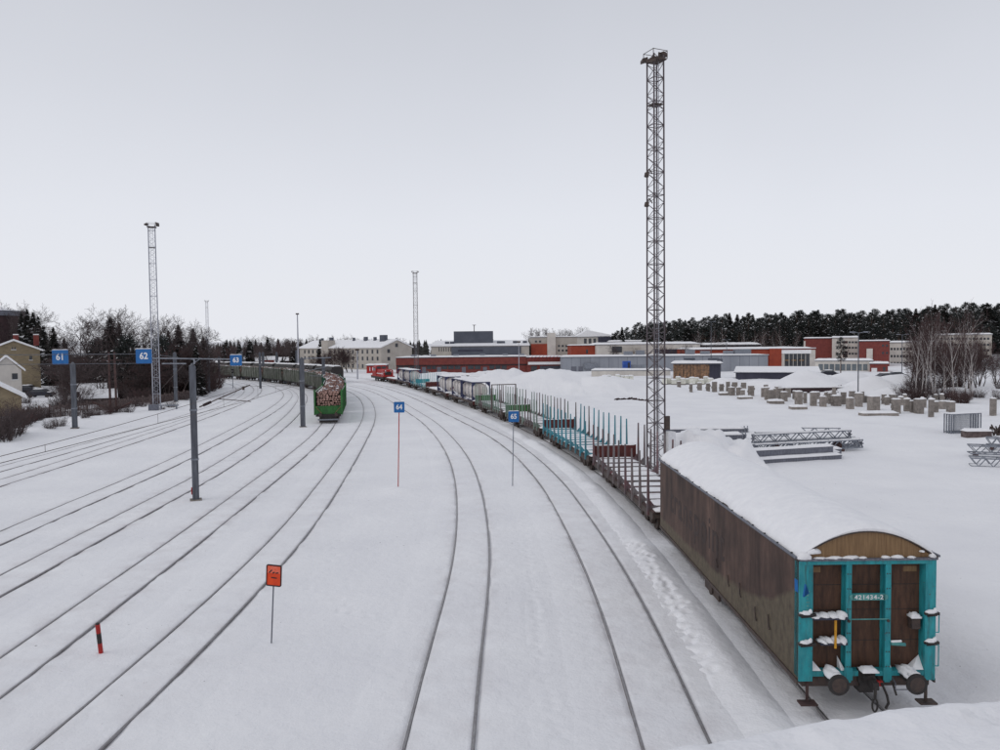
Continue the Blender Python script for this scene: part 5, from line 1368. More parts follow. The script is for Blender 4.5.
# long red brick depot
wins = []
for x0, x1, n in ((397.5, 421, 4), (426.5, 436.5, 2), (441, 461, 3), (467.5, 481, 2), (489, 507, 3)): wins += wgrid(x0, x1, n, 365.6, 369.2, .86)
parts = [('door', 'steel_grey', x, 367, x + 4, 373.5, .06) for x in (422, 437, 461.8, 483)] + [('fascia', 'brick_red', 396, 358.6, 528, 363.8, .25), ('lintel', 'dark_brown', 396.3, 363.85, 527, 365.2, .12)]
r, xm, w, h, zb = bld('brick_depot', 'long low red brick depot with a ribbon of dark windows', 396, 528, 356.6, 222, 16, 'brick_red', wins, parts=parts, snow=.25)
q = MB()
for x in (-15, -9, -2, 6, 13, 18): q.box(x - .8, x + .8, 4, 5.5, h + .15, h + .9)
q.build('roof_vent', 'galv', r)
r, xm, w, h, zb = bld('depot_wing', 'red brick loading bay with striped canopy beside the grey hall', 527, 563, 356.6, 221, 16, 'brick_red', [(531, 366, 537, 371.5), (540, 366, 561, 372, 'dark_clad')], parts=[('canopy', 'white_paint', 528, 362.0, 562.5, 364.2, 1.6)], snow=.25)
for i in range(9):
    p = W(529.5 + i * 3.6, 361, 221).x - xm; MB().bar((p, -.6, 5.15 - .9), (p + 1.0, -.6, 5.15), .16, .1).build('awning_stripe', 'red_paint', r)
# cream bus-hall like building with dark block behind it
wins = wgrid(438, 452, 6, 347.5, 351.5, .4)
r, xm, w, h, zb = bld('cream_hall', 'cream hall with broad snowy roof behind the red brick depot', 431, 529, 344.6, 285, 24, 'cream', wins, parts=[('grey_front', 'dark_clad', 451.5, 347.2, 521, 357.5, .4), ('letter_band', 'navy', 458, 349.8, 483, 351.4, .45)], snow=.7)
zt_ = W(480, 340.2, 309).z - zb
MB().prism([(-.3, h + .7), (24.3, zt_), (24.3, h + .2), (-.3, h + .2)], 'x', -w - .3, w + .3).build('snow_slope', 'snow', r)
q = MB(); a, c = W(454, 331.5, 295), W(493, 339, 295)
q.box(a.x - xm, c.x - xm, 8, 18, h + .16, a.z - zb); q.build('roof_block', 'dark_clad', r)
q = MB(); q.tube((W(474, 331, 295).x - xm, 12, a.z - zb), (W(474, 331, 295).x - xm, 12, a.z - zb + 2.4), .15, n=6); q.tube((W(474, 331, 295).x - xm, 12, a.z - zb + 2.4), (W(474, 331, 295).x - xm, 12, a.z - zb + 2.6), .7, n=10); q.build('aerial', 'dark_iron', r)
q = MB()
for px in (447, 452, 499, 503, 515, 525): x = W(px, 342, 290).x - xm; q.box(x - .8, x + .8, 5, 7, h + .16, h + 2.0)
q.build('roof_vent', 'dark_clad', r)
# cream tower block, orange blocks, house with gable
bld('office_block', 'cream office block with square stair tower behind the depot', 531, 577, 336.5, 290, 20, 'cream', wgrid(534, 542, 2, 340.5, 342.5) + wgrid(557, 576, 5, 345, 347) + wgrid(557, 576, 5, 349.5, 351.5),
    parts=[('stair_tower', 'pale_wall', 547, 333, 555.5, 356, 1.2), ('orange_annex', 'orange_red', 531, 344, 549.5, 356, .8)] , snow=.3)
bld('orange_block', 'orange red block with slanting snowy roof left of the lattice mast', 571, 598.5, 344.8, 270, 14, 'orange_red', [(586, 349.5, 588, 353.5)], snow=.3)
r, xm, w, h, zb = bld('gable_house', 'house with white gable and dark windows on the ridge', 577, 611, 336.5, 330, 12, 'pale_wall', wgrid(583, 597, 3, 338.5, 343.5, .6) , parts=[('dark_front', 'navy', 598, 336.8, 611, 345, .3)], snow=.3)
q = MB(); ww = w + .8; q.prism([(-ww, h + .22), (-ww * .35, h + 3.2), (ww, h + .8), (ww, h + .48)], 'y', -.8, 13); q.build('gable_roof', 'snow', r)
# long pale commercial block behind grey hall
bld('pale_warehouse', 'long pale warehouse with snowy roof behind the grey hall', 598, 700, 342.5, 262, 25, 'pale_wall', [(612, 346.5, 622, 352.5)], parts=[('low_front', 'cream', 622, 347.5, 640, 357, .7), ('dark_band', 'navy', 655, 349.5, 701, 353.5, .4)], snow=.7)
# long grey clad hall
wins = [(571, 366.5, 576.5, 374, 'steel_grey'), (578.5, 366.5, 583, 374, 'steel_grey')] + [(684, 358.2, 695, 360.2, 'dark_clad'), (708, 358.2, 719, 360.2, 'dark_clad')]
r, xm, w, h, zb = bld('grey_hall', 'long grey metal clad hall behind the white pallets', 562, 768, 355.4, 214, 19, 'grey_clad', wins, parts=[('door_canopy', 'galv', 584, 363, 597, 368.5, .9)], snow=.28)
for i in range(1, 22): x = -w + 2 * w * i / 22; box('cladding_joint', 'steel_grey', r, x - .05, x + .05, -.02, -.001, 0, h - .1)
q = MB()
for px in (628, 640, 690, 705, 728, 738, 746): x = W(px, 356, 220).x - xm; q.box(x - 1.2, x + 1.2, 5, 7, h + .15, h + rr.uniform(1.0, 1.8))
q.build('roof_unit', 'galv', r)
b = ground(626, 377); b = Vector((W(626.5, 370, 200).x, 200, 0)); b.z = H1(b.x, b.y); root = empty('blue_container', b); tag(root, 'small bright blue upright container in front of the grey hall', 'container')
MB().box(-1.0, 1.0, -.8, .8, -.3, W(626, 361, 200).z - b.z).build('shell', 'bin_blue', root); MB().box(.2, .8, -.84, -.802, .2, W(626, 362.5, 200).z - b.z).build('door', 'navy', root)
b = Vector((W(638, 370, 201).x, 201, 0)); root = empty('round_tank', b); tag(root, 'grey horizontal tank beside the blue container', 'tank'); MB().tube((-1.8, 0, W(638, 367.5, 201).z), (1.8, 0, W(638, 367.5, 201).z), .85, n=16).build('shell', 'galv', root); MB().box(-1.5, 1.5, -.5, .5, -.2, W(638, 370.5, 201).z).build('cradle', 'concrete', root)
bld('white_shed', 'long low white shed with snow covered roof in front of grey hall', 591, 670, 369.4, 190, 6, 'pale_wall', [], face=True, snow=.35, over=.1)
# slatted kiosk
r, xm, w, h, zb = bld('slatted_kiosk', 'wood slatted kiosk with thick snowy roof before grey hall', 673, 720.5, 362.0, 172, 8, 'dark_clad', [], face=True, snow=.45, over=.5)
n = 34
for i in range(n):
    x = -w + 2 * w * (i + .5) / n; box('slat', 'wood_slat' if i < n * .75 else 'navy', r, x - .12, x + .12, -.10, -.002, .3, h - .15)
q = MB(); q.box(4.6, 5.8, 2, 3.5, h + .15, h + 1.1); q.build('roof_vent', 'dark_clad', r)
# orange block with glazed corner
r, xm, w, h, zb = bld('orange_hall', 'orange red hall with a white framed glazed corner', 696, 815, 347.8, 236, 26, 'orange_red', [], parts=[('orange_fin', 'orange_red', 769, 348.6, 781, 367.5, .5), ('white_corner', 'pale_wall', 781, 350.2, 815, 367.5, .25),
   ('glass_wall', 'glass', 784.5, 353.6, 809, 366.5, .35), ('snow_canopy', 'snow', 781, 350.0, 810, 353.4, .9)], snow=.5, cat='building')
for i in range(1, 6): p = W(784.5 + i * 4.1, 360, 236).x - xm; box('mullion', 'pale_wall', r, p - .08, p + .08, -.42, -.352, W(790, 366.5, 236).z - zb, W(790, 353.6, 236).z - zb)
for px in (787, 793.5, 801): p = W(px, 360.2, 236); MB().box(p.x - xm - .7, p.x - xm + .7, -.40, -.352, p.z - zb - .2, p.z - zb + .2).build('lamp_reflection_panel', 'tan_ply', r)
r, xm, w, h, zb = bld('navy_shed', 'low dark navy shed under a broad slope of snow', 735, 818, 371.6, 165, 9, 'navy', [], face=True, snow=.3, over=.4)
zt_ = W(776, 366.2, 174).z - zb
MB().prism([(-.4, h + .30), (9.4, zt_), (9.4, h + .2), (-.4, h + .2)], 'x', -w - .4, w + .4).build('snow_slope', 'snow', r)
# apartments on the right
bld('brick_flats', 'plain red brick block beside the dark pine', 804, 836, 337.5, 262, 14, 'brick_red', [(803.6, 341, 805.5, 347, 'pale_wall')], face=True, snow=.35)
wins = []
for y0 in (341.3, 346.8, 352.8): wins += wgrid(836, 844, 3, y0, y0 + 1.9, .7) + wgrid(848, 857.5, 3, y0, y0 + 1.9, .75)
bld('beige_flats', 'beige flats with rows of dark windows and balconies', 832, 858, 336.5, 256, 14, 'pale_wall', wins, parts=[('balcony', 'pale_wall', 842.5, 343.5, 848, 345.8, 1.2), ('balcony', 'pale_wall', 842.5, 349.2, 848, 351.4, 1.2), ('stairwell', 'dark_brown', 843, 341, 847.5, 357.5, .05)], face=True, snow=.5)
wins = [(868, 350.4, 871.4, 353.6, 'glass_pale')] + wgrid(881, 889, 2, 344.6, 346.6) + wgrid(881, 889, 2, 352, 354)
bld('brick_wing', 'tall red brick wing with a white oriel window', 858, 889.5, 340.3, 240, 14, 'brick_red', wins, parts=[('oriel', 'pale_wall', 866.6, 348.6, 872.6, 359.6, .5)], face=True, snow=.3)
wins = []
for y0 in (347.8, 355.0, 362.0): wins += wgrid(890, 934, 14, y0, y0 + 2.4, .62)
bld('white_wing', 'long white flats with grey lower floors behind the birches', 889.5, 936, 341.2, 252, 14, 'pale_wall', wins, face=True, snow=.5)
wins = []
for y0 in (337.6, 343.6, 349.2, 355.0): wins += wgrid(936, 990, 15, y0, y0 + 2.2, .68)
bld('grey_flats', 'four storey beige flats with window bands at the wood edge', 934, 991.5, 333.6, 275, 14, 'cream', wins, face=True, snow=.5)
r, xm, w, h, zb = bld('glazed_lobby', 'low glazed lobby with flat snowy roof below the brick wing', 815, 872, 359.6, 205, 12, 'pale_wall', wgrid(818, 868, 9, 364, 370.5, .8, 'glass_pale'), face=True, snow=.4)
r, xm, w, h, zb = bld('brick_porch', 'small red brick porch with slanted snowy roof and white door', 870, 888, 362.5, 200, 8, 'brick_red', [(883, 367, 885.5, 371)], parts=[('door', 'white_paint', 871.5, 368, 877, 375, .1)], face=True, snow=.4)
# 3-storey cream building left of the depot (turned)
c0 = W(381.5, 371, 255); c0.z = 0; far_ = W(300, 371, 292); far_.z = 0
dv = far_ - c0; L_ = dv.length; root = empty('school_building', c0, math.atan2(dv.y, dv.x)); tag(root, 'three storey cream building with gabled snowy roof and stair tower', 'building')
ze, zr, dp = 8.1, 10.6, 13.5
wall = MB(); wall.box(0, L_, -dp, 0, -.3, ze); wall.prism([(-dp, ze + .001), (0, ze + .001), (-dp/2, zr)], 'x', 0, .4); wall.prism([(-dp, ze + .001), (0, ze + .001), (-dp/2, zr)], 'x', L_ - .4, L_); wall.build('wall', 'cream', root)
q = MB(); q.prism([(-dp - .5, ze - .15), (-dp/2, zr + .1), (.5, ze - .15), (.5, ze + .18), (-dp/2, zr + .5), (-dp - .5, ze + .18)], 'x', -.4, L_ + .4); rf = q.build('roof', 'snow', root)
for i in range(17):
    for z in (.9, 3.6, 6.0):
        x = 1.6 + i * (L_ - 3) / 17; box('window', 'glass', root, x, x + 1.0, .001, .03, z, z + 1.35)
for y_, z in ((-3.2, 3.5), (-3.2, 6.2), (-10, 3.5), (-6.7, 8.2)): box('window', 'glass', root, -.03, -.001, y_ - .6, y_ + .6, z, z + 1.3)
box('stair_tower', 'cream', root, L_ * .60, L_ * .60 + 4.2, -2.5, .8, -.3, 10.9)
q = MB()
for t, s_ in ((.08, 1.6), (.2, .7), (.3, .9), (.45, .6), (.72, 1.0), (.85, .7)): q.box(L_ * t, L_ * t + s_ * 1.6, -dp * .45, -dp * .45 + s_, zr - .4, zr + .8 + s_ * .7)
q.build('chimney', 'dark_clad', rf)
# little red shelter
r, xm, w, h, zb = bld('red_shelter', 'small bright red tent shelter with snowy roof behind the locomotive', 366.5, 386, 364.4, 226, 5, 'red_paint', [], snow=.4, over=.3, parts=[('white_stripe', 'white_paint', 369.5, 367.2, 370.3, 371, .04), ('white_stripe', 'white_paint', 372.3, 367.2, 373.2, 371, .04)])
# left side houses
def house(name, label, x0, x1, y_eave, y_ridge, D, depth, wm, wins=(), gable_front=True, zb=0, chim=()):
    a, c = W(x0, y_eave, D), W(x1, y_eave, D); xm = (a.x + c.x) / 2; w = (c.x - a.x) / 2; ze, zr = a.z - zb, W((x0 + x1) / 2, y_ridge, D).z - zb
    root = empty(name, (xm, D, zb), math.atan2(-xm, D)); tag(root, label, 'house')
    m = MB(); m.box(-w, w, 0, depth, -.4, ze)
    if gable_front: m.prism([(-w, ze + .001), (w, ze + .001), (0, zr)], 'y', 0, depth)
    m.build('wall', wm, root)
    q = MB(); o = .6
    if gable_front: q.prism([(-w - o, ze - .25), (0, zr + .02), (w + o, ze - .25), (w + o, ze + .1), (0, zr + .42), (-w - o, ze + .1)], 'y', -o, depth + o)
    else: q.prism([(-o, ze - .05), (depth / 2, zr), (depth + o, ze - .05), (depth + o, ze + .3), (depth / 2, zr + .38), (-o, ze + .3)], 'x', -w - o, w + o)
    rf = q.build('roof', 'snow', root)
    for xa, ya, xb, yb_ in wins:
        p, q_ = W(xa, ya, D), W(xb, yb_, D); wn = box('window', 'glass', root, p.x - xm, q_.x - xm, -.04, -.001, q_.z - zb, p.z - zb); box('frame', 'white_paint', wn, p.x - xm - .12, q_.x - xm + .12, -.07, -.042, q_.z - zb - .12, q_.z - zb)
    for cx in chim: 
        ch = box('chimney', 'brick_red', rf, cx - .5, cx + .5, depth * .35, depth * .35 + .9, (ze + zr) / 2, zr + 1.3); box('chimney_snow', 'snow', ch, cx - .5, cx + .5, depth * .35, depth * .35 + .9, zr + 1.302, zr + 1.5)
    return root
house('ochre_house', 'tall ochre house with snowy gable roof and two chimneys', -8, 36, 350.5, 341, 150, 16, 'ochre', [(12, 347.2, 13.2, 349.4), (14.2, 347.2, 15.4, 349.4), (27, 356, 29.5, 360)], True, 0, (.4, 4.0))
house('white_cottage', 'small white cottage with snowy roof in front of the ochre house', -6, 19, 370.5, 357, 128, 8, 'pale_wall', [(11, 373.5, 16, 379.5)], True, 0)
house('yellow_shed', 'low yellow shed with snowy roof behind the bushes', -18, 18, 398, 386, 94, 6, 'ochre', [], True, 0)
house('garden_shed', 'low dark garden shed with snow on the roof behind the fence', 78, 102, 391, 386, 126, 5, 'dark_brown', [], False, 0)
house('red_barn', 'dull red barn partly hidden by bare trees', 86, 112, 398, 392, 118, 5, 'fence_grey', [], False, 0)
house('far_house', 'pale house with snowy roof among the left trees', 128, 152, 371.5, 364, 175, 9, 'pale_wall', [(133, 373, 135.5, 376), (141, 373, 143.5, 376)], False, 0)
house('hill_house', 'dark house with snowy roof behind sign 61', 70, 92, 357, 350, 190, 9, 'dark_brown', [], False, 0)
for i, (x0, x1, ye, yr, D, mm) in enumerate(((214, 226, 363.2, 360.8, 330, 'pale_wall'), (228, 240, 364.5, 362, 320, 'dark_brown'), (243, 257, 361.5, 358.5, 350, 'cream'), (262, 274, 360, 357, 360, 'brick_red'), (280, 292, 361, 358, 340, 'dark_brown'), (296, 309, 358, 355, 350, 'pale_wall'), (251, 259, 355, 352.5, 420, 'cream'), (318, 332, 365.5, 362.5, 300, 'dark_brown'))):
    house('town_house', 'small far house with a snowy roof beyond the log train', x0, x1, ye, yr, D, 9, mm, [], False, 0)['group'] = 'far houses beyond the log train'
# round dark hall on the hill at far left
c = W(-22, 345, 262); zg = H1(c.x, c.y); root = empty('round_hall', (c.x, 262, zg)); tag(root, 'big dark round building with pale roof rim above the ochre house', 'building')
zt = W(20, 311, 262).z - zg; R_ = W(20, 311, 262).x - c.x
MB().tube((0, 0, -14), (0, 0, zt - 1.8), R_ - .3, n=40).build('wall', 'dark_brown', root, smooth=False)
rb = MB().tube((0, 0, zt - 1.8), (0, 0, zt), R_, R_, n=40).build('roof_rim', 'steel_grey', root)
MB().tube((0, 0, zt + .002), (0, 0, zt + 2.6), R_ + .2, 2.0, n=40).build('roof', 'snow', rb)
# picket fence along the gardens
fp = [(14, 424), (28, 419.5), (60, 414.5), (100, 410.5), (128, 407), (150, 404.5), (172, 401), (190, 397.5), (203, 393.5)]
P3 = [ground(*p) for p in fp]; root = empty('picket_fence', P3[0]); tag(root, 'weathered grey picket fence between the gardens and the tracks', 'fence')
pk, rl = MB(), MB(); O = P3[0]
for a, c in zip(P3[:-1], P3[1:]):
    n = int((c - a).length / .24)
    for i in range(n):
        p = a.lerp(c, i / n) - O; hgt = 1.25 + .08 * math.sin(i * 1.7)
        pk.bar(p + Vector((0, 0, -.3)), p + Vector((0, 0, hgt)), .13, .03)
    for z in (.3, .95): rl.bar(a - O + Vector((0, .03, z)), c - O + Vector((0, .03, z)), .05, .1)
    for t in (0, .33, .66):
        p = a.lerp(c, t) - O; MB().bar(p + Vector((0, .08, -.3)), p + Vector((0, .08, 1.5)), .16).build('post', 'fence_grey', root)
tag(pk.build('pickets', 'fence_grey', root), kind='stuff'); rl.build('fence_rail', 'fence_grey', root)
# barrier bench by the mast, parked cars
b = ground(169, 409); root = empty('barrier', b); tag(root, 'low grey barrier beam with a snow line beside the lattice mast', 'barrier')
MB().box(-1.4, 1.4, -.1, .1, .45, .62).build('beam', 'galv', root)
for x in (-1.1, 1.1): MB().box(x - .08, x + .08, -.08, .08, -.3, .449).build('leg', 'galv', root)
def car(px, yb, D, label, m='car_dark', yaw=0):
    b = W(px, yb, D); b.z = H1(b.x, b.y); root = empty('parked_car', b, yaw); tag(root, label, 'car')
    prof = [(-2.1, .35), (2.1, .35), (2.15, .75), (1.3, .95), (.6, 1.42), (-.9, 1.45), (-1.7, 1.0), (-2.15, .9)]
    bd = MB().prism(prof, 'y', -.85, .85).build('body', m, root)
    MB().prism([(1.1, .98), (.52, 1.36), (-.85, 1.39), (-1.5, 1.02)], 'y', -.86, .86).build('side_windows', 'glass', bd)
    for x in (-1.3, 1.3):
        for y_ in (-.82, .82): MB().tube((x, y_ - .1, .32), (x, y_ + .1, .32), .32, n=12).build('wheel', 'black', root)
    q = MB(); snow_slab(q, -.9, .6, -.75, .75, 1.44, .15, 6, 6, 1, lip=0); snow_slab(q, 1.2, 2.0, -.75, .75, .9, .12, 5, 5, 2, lip=0); q.build('car_snow', 'snow', bd, smooth=True)
car(41, 399, 127, 'dark parked car with snow on it in the garden lane', yaw=.15); car(28, 391, 150, 'dark car half buried in snow below the ochre house', yaw=.1)
car(829, 379, 178, 'dark car under snow in front of the glazed lobby'); car(886, 381, 160, 'snowed in dark car right of the brick porch', yaw=.2); car(897, 379.5, 166, 'second snowed in dark car near the lamp post', yaw=-.1)
# ------------------------------------------------------------------ trees
def limb(mb, p, d, L_, r, rr, lvl, maxl, spread, nb, mi_tw=0, up=.15, tw=None):
    """grow a bent tapering limb and its side branches"""
    n = 4 if lvl == 0 else 3
    pts = [p]; dd = d.normalized()
    for i in range(n):
        dd = (dd + Vector((rr.gauss(0, .12), rr.gauss(0, .12), rr.gauss(0, .06) + up * (.5 if lvl else .2)))).normalized()
        pts.append(pts[-1] + dd * (L_ / n))
    sides = 6 if lvl == 0 else (4 if lvl == 1 else 3)
    tgt = mb if lvl < 2 else (tw or mb)
    for i in range(n):
        r0, r1 = r * (1 - .8 * i / n), r * (1 - .8 * (i + 1) / n)
        tgt.tube(pts[i], pts[i + 1], max(.017, r0), max(.013, r1), n=sides, caps=False, mi=0)
    if lvl >= maxl: return
    cnt = nb[lvl]
    for k in range(cnt):
        t = .22 + .78 * (k + rr.random()) / cnt if lvl else .30 + .70 * (k + rr.random()) / cnt
        i = min(n - 1, int(t * n)); q = pts[i].lerp(pts[i + 1], t * n - i)
        az = rr.uniform(0, 6.283); base = (pts[i + 1] - pts[i]).normalized(); o = base.orthogonal().normalized(); o.rotate(Matrix.Rotation(az, 3, base))
        nd = (base * (1 - spread) + o * spread).normalized()
        limb(mb, q, nd, L_ * (.62 - .30 * t if lvl == 0 else .58 - .25 * t) * rr.uniform(.75, 1.2), r * (.42 if lvl == 0 else .5) * (1 - .5 * t), rr, lvl + 1, maxl, spread, nb, mi_tw, up, tw)
def bare_tree(name, seed, h, r, barkm, twigm, spread=.6, nb=(16, 7, 6, 3), maxl=3, up=.12, multi=1):
    root = empty(name); rr = random.Random(seed); a, t = MB(), MB()
    for k in range(multi):
        d = Vector((rr.uniform(-.35, .35), rr.uniform(-.35, .35), 1)) if multi > 1 else Vector((rr.uniform(-.04, .04), rr.uniform(-.04, .04), 1))
        limb(a, Vector((rr.uniform(-.15, .15) * (multi > 1), 0, -.3)), d, h * (rr.uniform(.8, 1) if multi > 1 else 1), r, rr, 0, maxl, spread, nb, 0, up, t)
    a.build('trunk', barkm, root); t.build('crown', twigm, root); return root
def spruce(name, seed, h, w, nm='needle', snow=.10):
    root = empty(name); rr = random.Random(seed); t, c = MB(), MB()
    t.tube((0, 0, -.3), (0, 0, h * .96), h * .014 + .05, .02, n=7); z = h * .06
    while z < h * .99:
        f = 1 - z / h; Lb = w * (f ** .85) * rr.uniform(.78, 1.12) + .12; nbr = 9 if f > .3 else 7
        a0 = rr.uniform(0, 6.28)
        for k in range(nbr):
            a = a0 + 6.283 * k / nbr + rr.uniform(-.2, .2); d = Vector((math.cos(a), math.sin(a), 0)); s = Vector((-d.y, d.x, 0)); L2 = Lb * rr.uniform(.7, 1.15)
            seg = max(2, int(L2 / .45))
            for i in range(seg):
                u0, u1 = i / seg, (i + 1.5) / seg; dr = -.34 * L2
                p0 = d * (L2 * u0) + Vector((0, 0, z + dr * u0 ** 1.3 + rr.uniform(-.06, .06))); p1 = d * (L2 * min(1.05, u1)) + Vector((0, 0, z + dr * min(1.05, u1) ** 1.3 - .05))
                ww = (.34 * (1 - u0) + .12) * min(1, .4 + L2 * .5) * rr.uniform(.7, 1.3)
                mi = 1 if (rr.random() < snow) else 0
                c.face([p0 - s * ww * .4, p1 - s * ww + Vector((0, 0, -.12)), p1 + d * .18, p1 + s * ww + Vector((0, 0, -.12)), p0 + s * ww * .4], mi)
                if rr.random() < .6: c.face([p0, p1, (p0 + p1) / 2 + Vector((0, 0, -.32 * rr.uniform(.6, 1.3)))], 0)
        z += max(.22, h * .022)
    t.build('trunk', 'bark_dark', root); c.build('crown', [nm, 'snow'], root); return root
def pine(name, seed, h, cw, c0=.45, snow=.05, n_cl=46):
    root = empty(name); rr = random.Random(seed); t, c = MB(), MB()
    lean = Vector((rr.uniform(-.3, .3), rr.uniform(-.3, .3), 0))
    t.tube((0, 0, -.3), lean * .5 + Vector((0, 0, h * .5)), h * .013 + .04, h * .010, n=7); t.tube(lean * .5 + Vector((0, 0, h * .5)), lean + Vector((0, 0, h * .97)), h * .010, .03, n=6)
    for i in range(n_cl):
        zf = c0 + (1 - c0) * (i + rr.random()) / n_cl; prof = math.sin(math.pi * min(1, (zf - c0) / (1 - c0) * .85 + .16)) ** .7
        a = rr.uniform(0, 6.28); rad = cw * prof * math.sqrt(rr.random()); ctr = Vector((math.cos(a) * rad, math.sin(a) * rad, h * zf)) + lean * zf
        t.tube(lean * zf + Vector((0, 0, h * zf - rad * .35 - .2)), ctr, .05, .02, n=4, caps=False)
        cr_ = rr.uniform(.5, .95) * (cw / 2.2) ** .5
        for k in range(34):
            v = Vector((rr.gauss(0, 1), rr.gauss(0, 1), rr.gauss(0, .62))); v = v.normalized() * cr_ * rr.random() ** .4 * Vector((1, 1, 1)).length / 1.732
            p = ctr + v; o = Vector((rr.uniform(-1, 1), rr.uniform(-1, 1), rr.uniform(-.4, .8))).normalized(); u = o.orthogonal().normalized(); u.rotate(Matrix.Rotation(rr.uniform(0, 6.28), 3, o)); w_ = o.cross(u); s = rr.uniform(.16, .34)
            mi = 1 if (v.z > cr_ * .25 and rr.random() < snow * 2.4) else 0
            c.face([p - u * s, p - w_ * s * .35, p + u * s * 1.1, p + w_ * s * .4], mi)
    t.build('trunk', 'pine_bark', root); c.build('crown', ['needle_pine', 'snow'], root); return root
def shrub(name, seed, h, w, m, n=60):
    root = empty(name); rr = random.Random(seed); c = MB()
    for i in range(n):
        a = rr.uniform(0, 6.28); r0 = rr.random() ** .5 * w * .4; p = Vector((math.cos(a) * r0, math.sin(a) * r0, -.2)); d = Vector((math.cos(a) * .5 + rr.gauss(0, .25), math.sin(a) * .5 + rr.gauss(0, .25), 1.5)).normalized(); L_ = h * rr.uniform(.5, 1.05)
        q = p + d * L_ * .5; e_ = q + (d + Vector((rr.gauss(0, .25), rr.gauss(0, .25), .1))).normalized() * L_ * .5
        c.tube(p, q, .022, .014, n=3, caps=False); c.tube(q, e_, .014, .006, n=3, caps=False)
        for k in range(7):
            t = rr.random(); s = (p.lerp(q, t * 2) if t < .5 else q.lerp(e_, t * 2 - 1)); f = s + Vector((rr.gauss(0, .4), rr.gauss(0, .4), rr.uniform(.1, .6))) * (h * .28); c.tube(s, f, .010, .005, n=3, caps=False)
            g = s.lerp(f, .6); c.tube(g, g + Vector((rr.gauss(0, .3), rr.gauss(0, .3), .25)) * (h * .22), .006, .004, n=3, caps=False)
    c.build('stems', m, root); return root
PROTO = {
 'bare0': bare_tree('bare_tree', 1, 10, .19, 'bark_dark', 'twig', .58, nb=(18, 8, 6, 3)), 'bare1': bare_tree('bare_tree', 2, 10, .18, 'bark_dark', 'twig', .5, nb=(18, 8, 6, 3)), 'bare2': bare_tree('bare_tree', 3, 9, .13, 'bark_dark', 'twig', .58, multi=3, nb=(9, 6, 5, 3)),
 'red0': bare_tree('bare_tree', 4, 9, .12, 'bark_dark', 'twig_red', .5, multi=3, nb=(10, 7, 6, 3)),
 'birch0': bare_tree('birch_tree', 5, 11, .15, 'birch_bark', 'twig_red', .42, nb=(15, 6, 4, 2), up=.10), 'birch1': bare_tree('birch_tree', 6, 11, .13, 'birch_bark', 'twig_red', .38, nb=(14, 6, 4, 2), up=.10),
 'spruce0': spruce('spruce_tree', 7, 12, 2.6), 'spruce1': spruce('spruce_tree', 8, 12, 2.1), 'pine0': pine('pine_tree', 9, 18, 2.4), 'pine1': pine('pine_tree', 10, 18, 2.0, .5), 'pine2': pine('pine_tree', 11, 18, 2.7, .38),
 'bushpine': pine('pine_tree', 12, 9, 2.8, .12, .04, 60), 'shrub0': shrub('shrub', 13, 2.6, 2.4, 'twig', 70), 'shrub1': shrub('shrub', 14, 2.6, 2.6, 'twig_red', 80),
}
HT = {'bare0': 10, 'bare1': 10, 'bare2': 8.5, 'red0': 8.5, 'birch0': 11, 'birch1': 11, 'spruce0': 12, 'spruce1': 12, 'pine0': 18, 'pine1': 18, 'pine2': 18, 'bushpine': 9, 'shrub0': 2.6, 'shrub1': 2.6}
for k_, p_ in PROTO.items():
    HT[k_] = max(v.co.z for ch in p_.children for v in ch.data.vertices)
CATT = {'bare': 'tree', 'red0': 'tree', 'birc': 'birch', 'spru': 'spruce', 'pine': 'pine', 'bush': 'pine', 'shru': 'shrub'}
used = set(); rt = random.Random(77)
def plant(kind, x, y, h, label, group, wide=1.0):
    pr = PROTO[kind]; o = pr if kind not in used else copy_tree(pr); used.add(kind)
    o.location = (x, y, H1(x, y) - .05); s = h / HT[kind]; o.scale = (s * wide, s * wide, s); o.rotation_euler = (0, 0, rt.uniform(0, 6.28))
    tag(o, label, CATT[kind[:4]], group); return o
def tree_px(kind, px, ytop, D, label, group=None, wide=1.0):
    p = W(px, ytop, D); zg = H1(p.x, D); return plant(kind, p.x, D, max(1.0, p.z - zg), label, group, wide)
def near_px(kind, px, yb, h, label, group=None, wide=1.0):
    p = ground(px, yb); return plant(kind, p.x, p.y, h, label, group, wide)
g1 = 'bare trees in the left gardens'
for kind, px, yt, D in (('bare0', 126, 308, 142), ('bare1', 118, 312, 150), ('bare0', 92, 318, 160), ('bare1', 145, 322, 150), ('bare1', 163, 318, 140), ('bare0', 173, 322, 150), ('bare0', 186, 325, 142), ('bare1', 60, 330, 180),
                        ('bare0', 17, 299, 250), ('bare1', 28, 306, 250), ('bare0', 2, 296, 258), ('bare1', 45, 322, 215), ('bare0', 104, 318, 165), ('bare1', 83, 325, 170), ('bare0', 154, 325, 160), ('bare1', 197, 330, 160)):
    tree_px(kind, px, yt - 5 if px > 70 else yt + 3, D, 'leafless grey brown tree rising behind the left gardens', g1, rt.uniform(.95, 1.25))
tree_px('bare2', 66, 343, 120, 'forked leafless tree with pale snowy limbs near the parked car', None, 1.2)
tree_px('bare2', 100, 350, 122, 'spreading leafless tree beside the wooden twin pole', None, 1.2)
g2 = 'dark conifers in the left gardens'
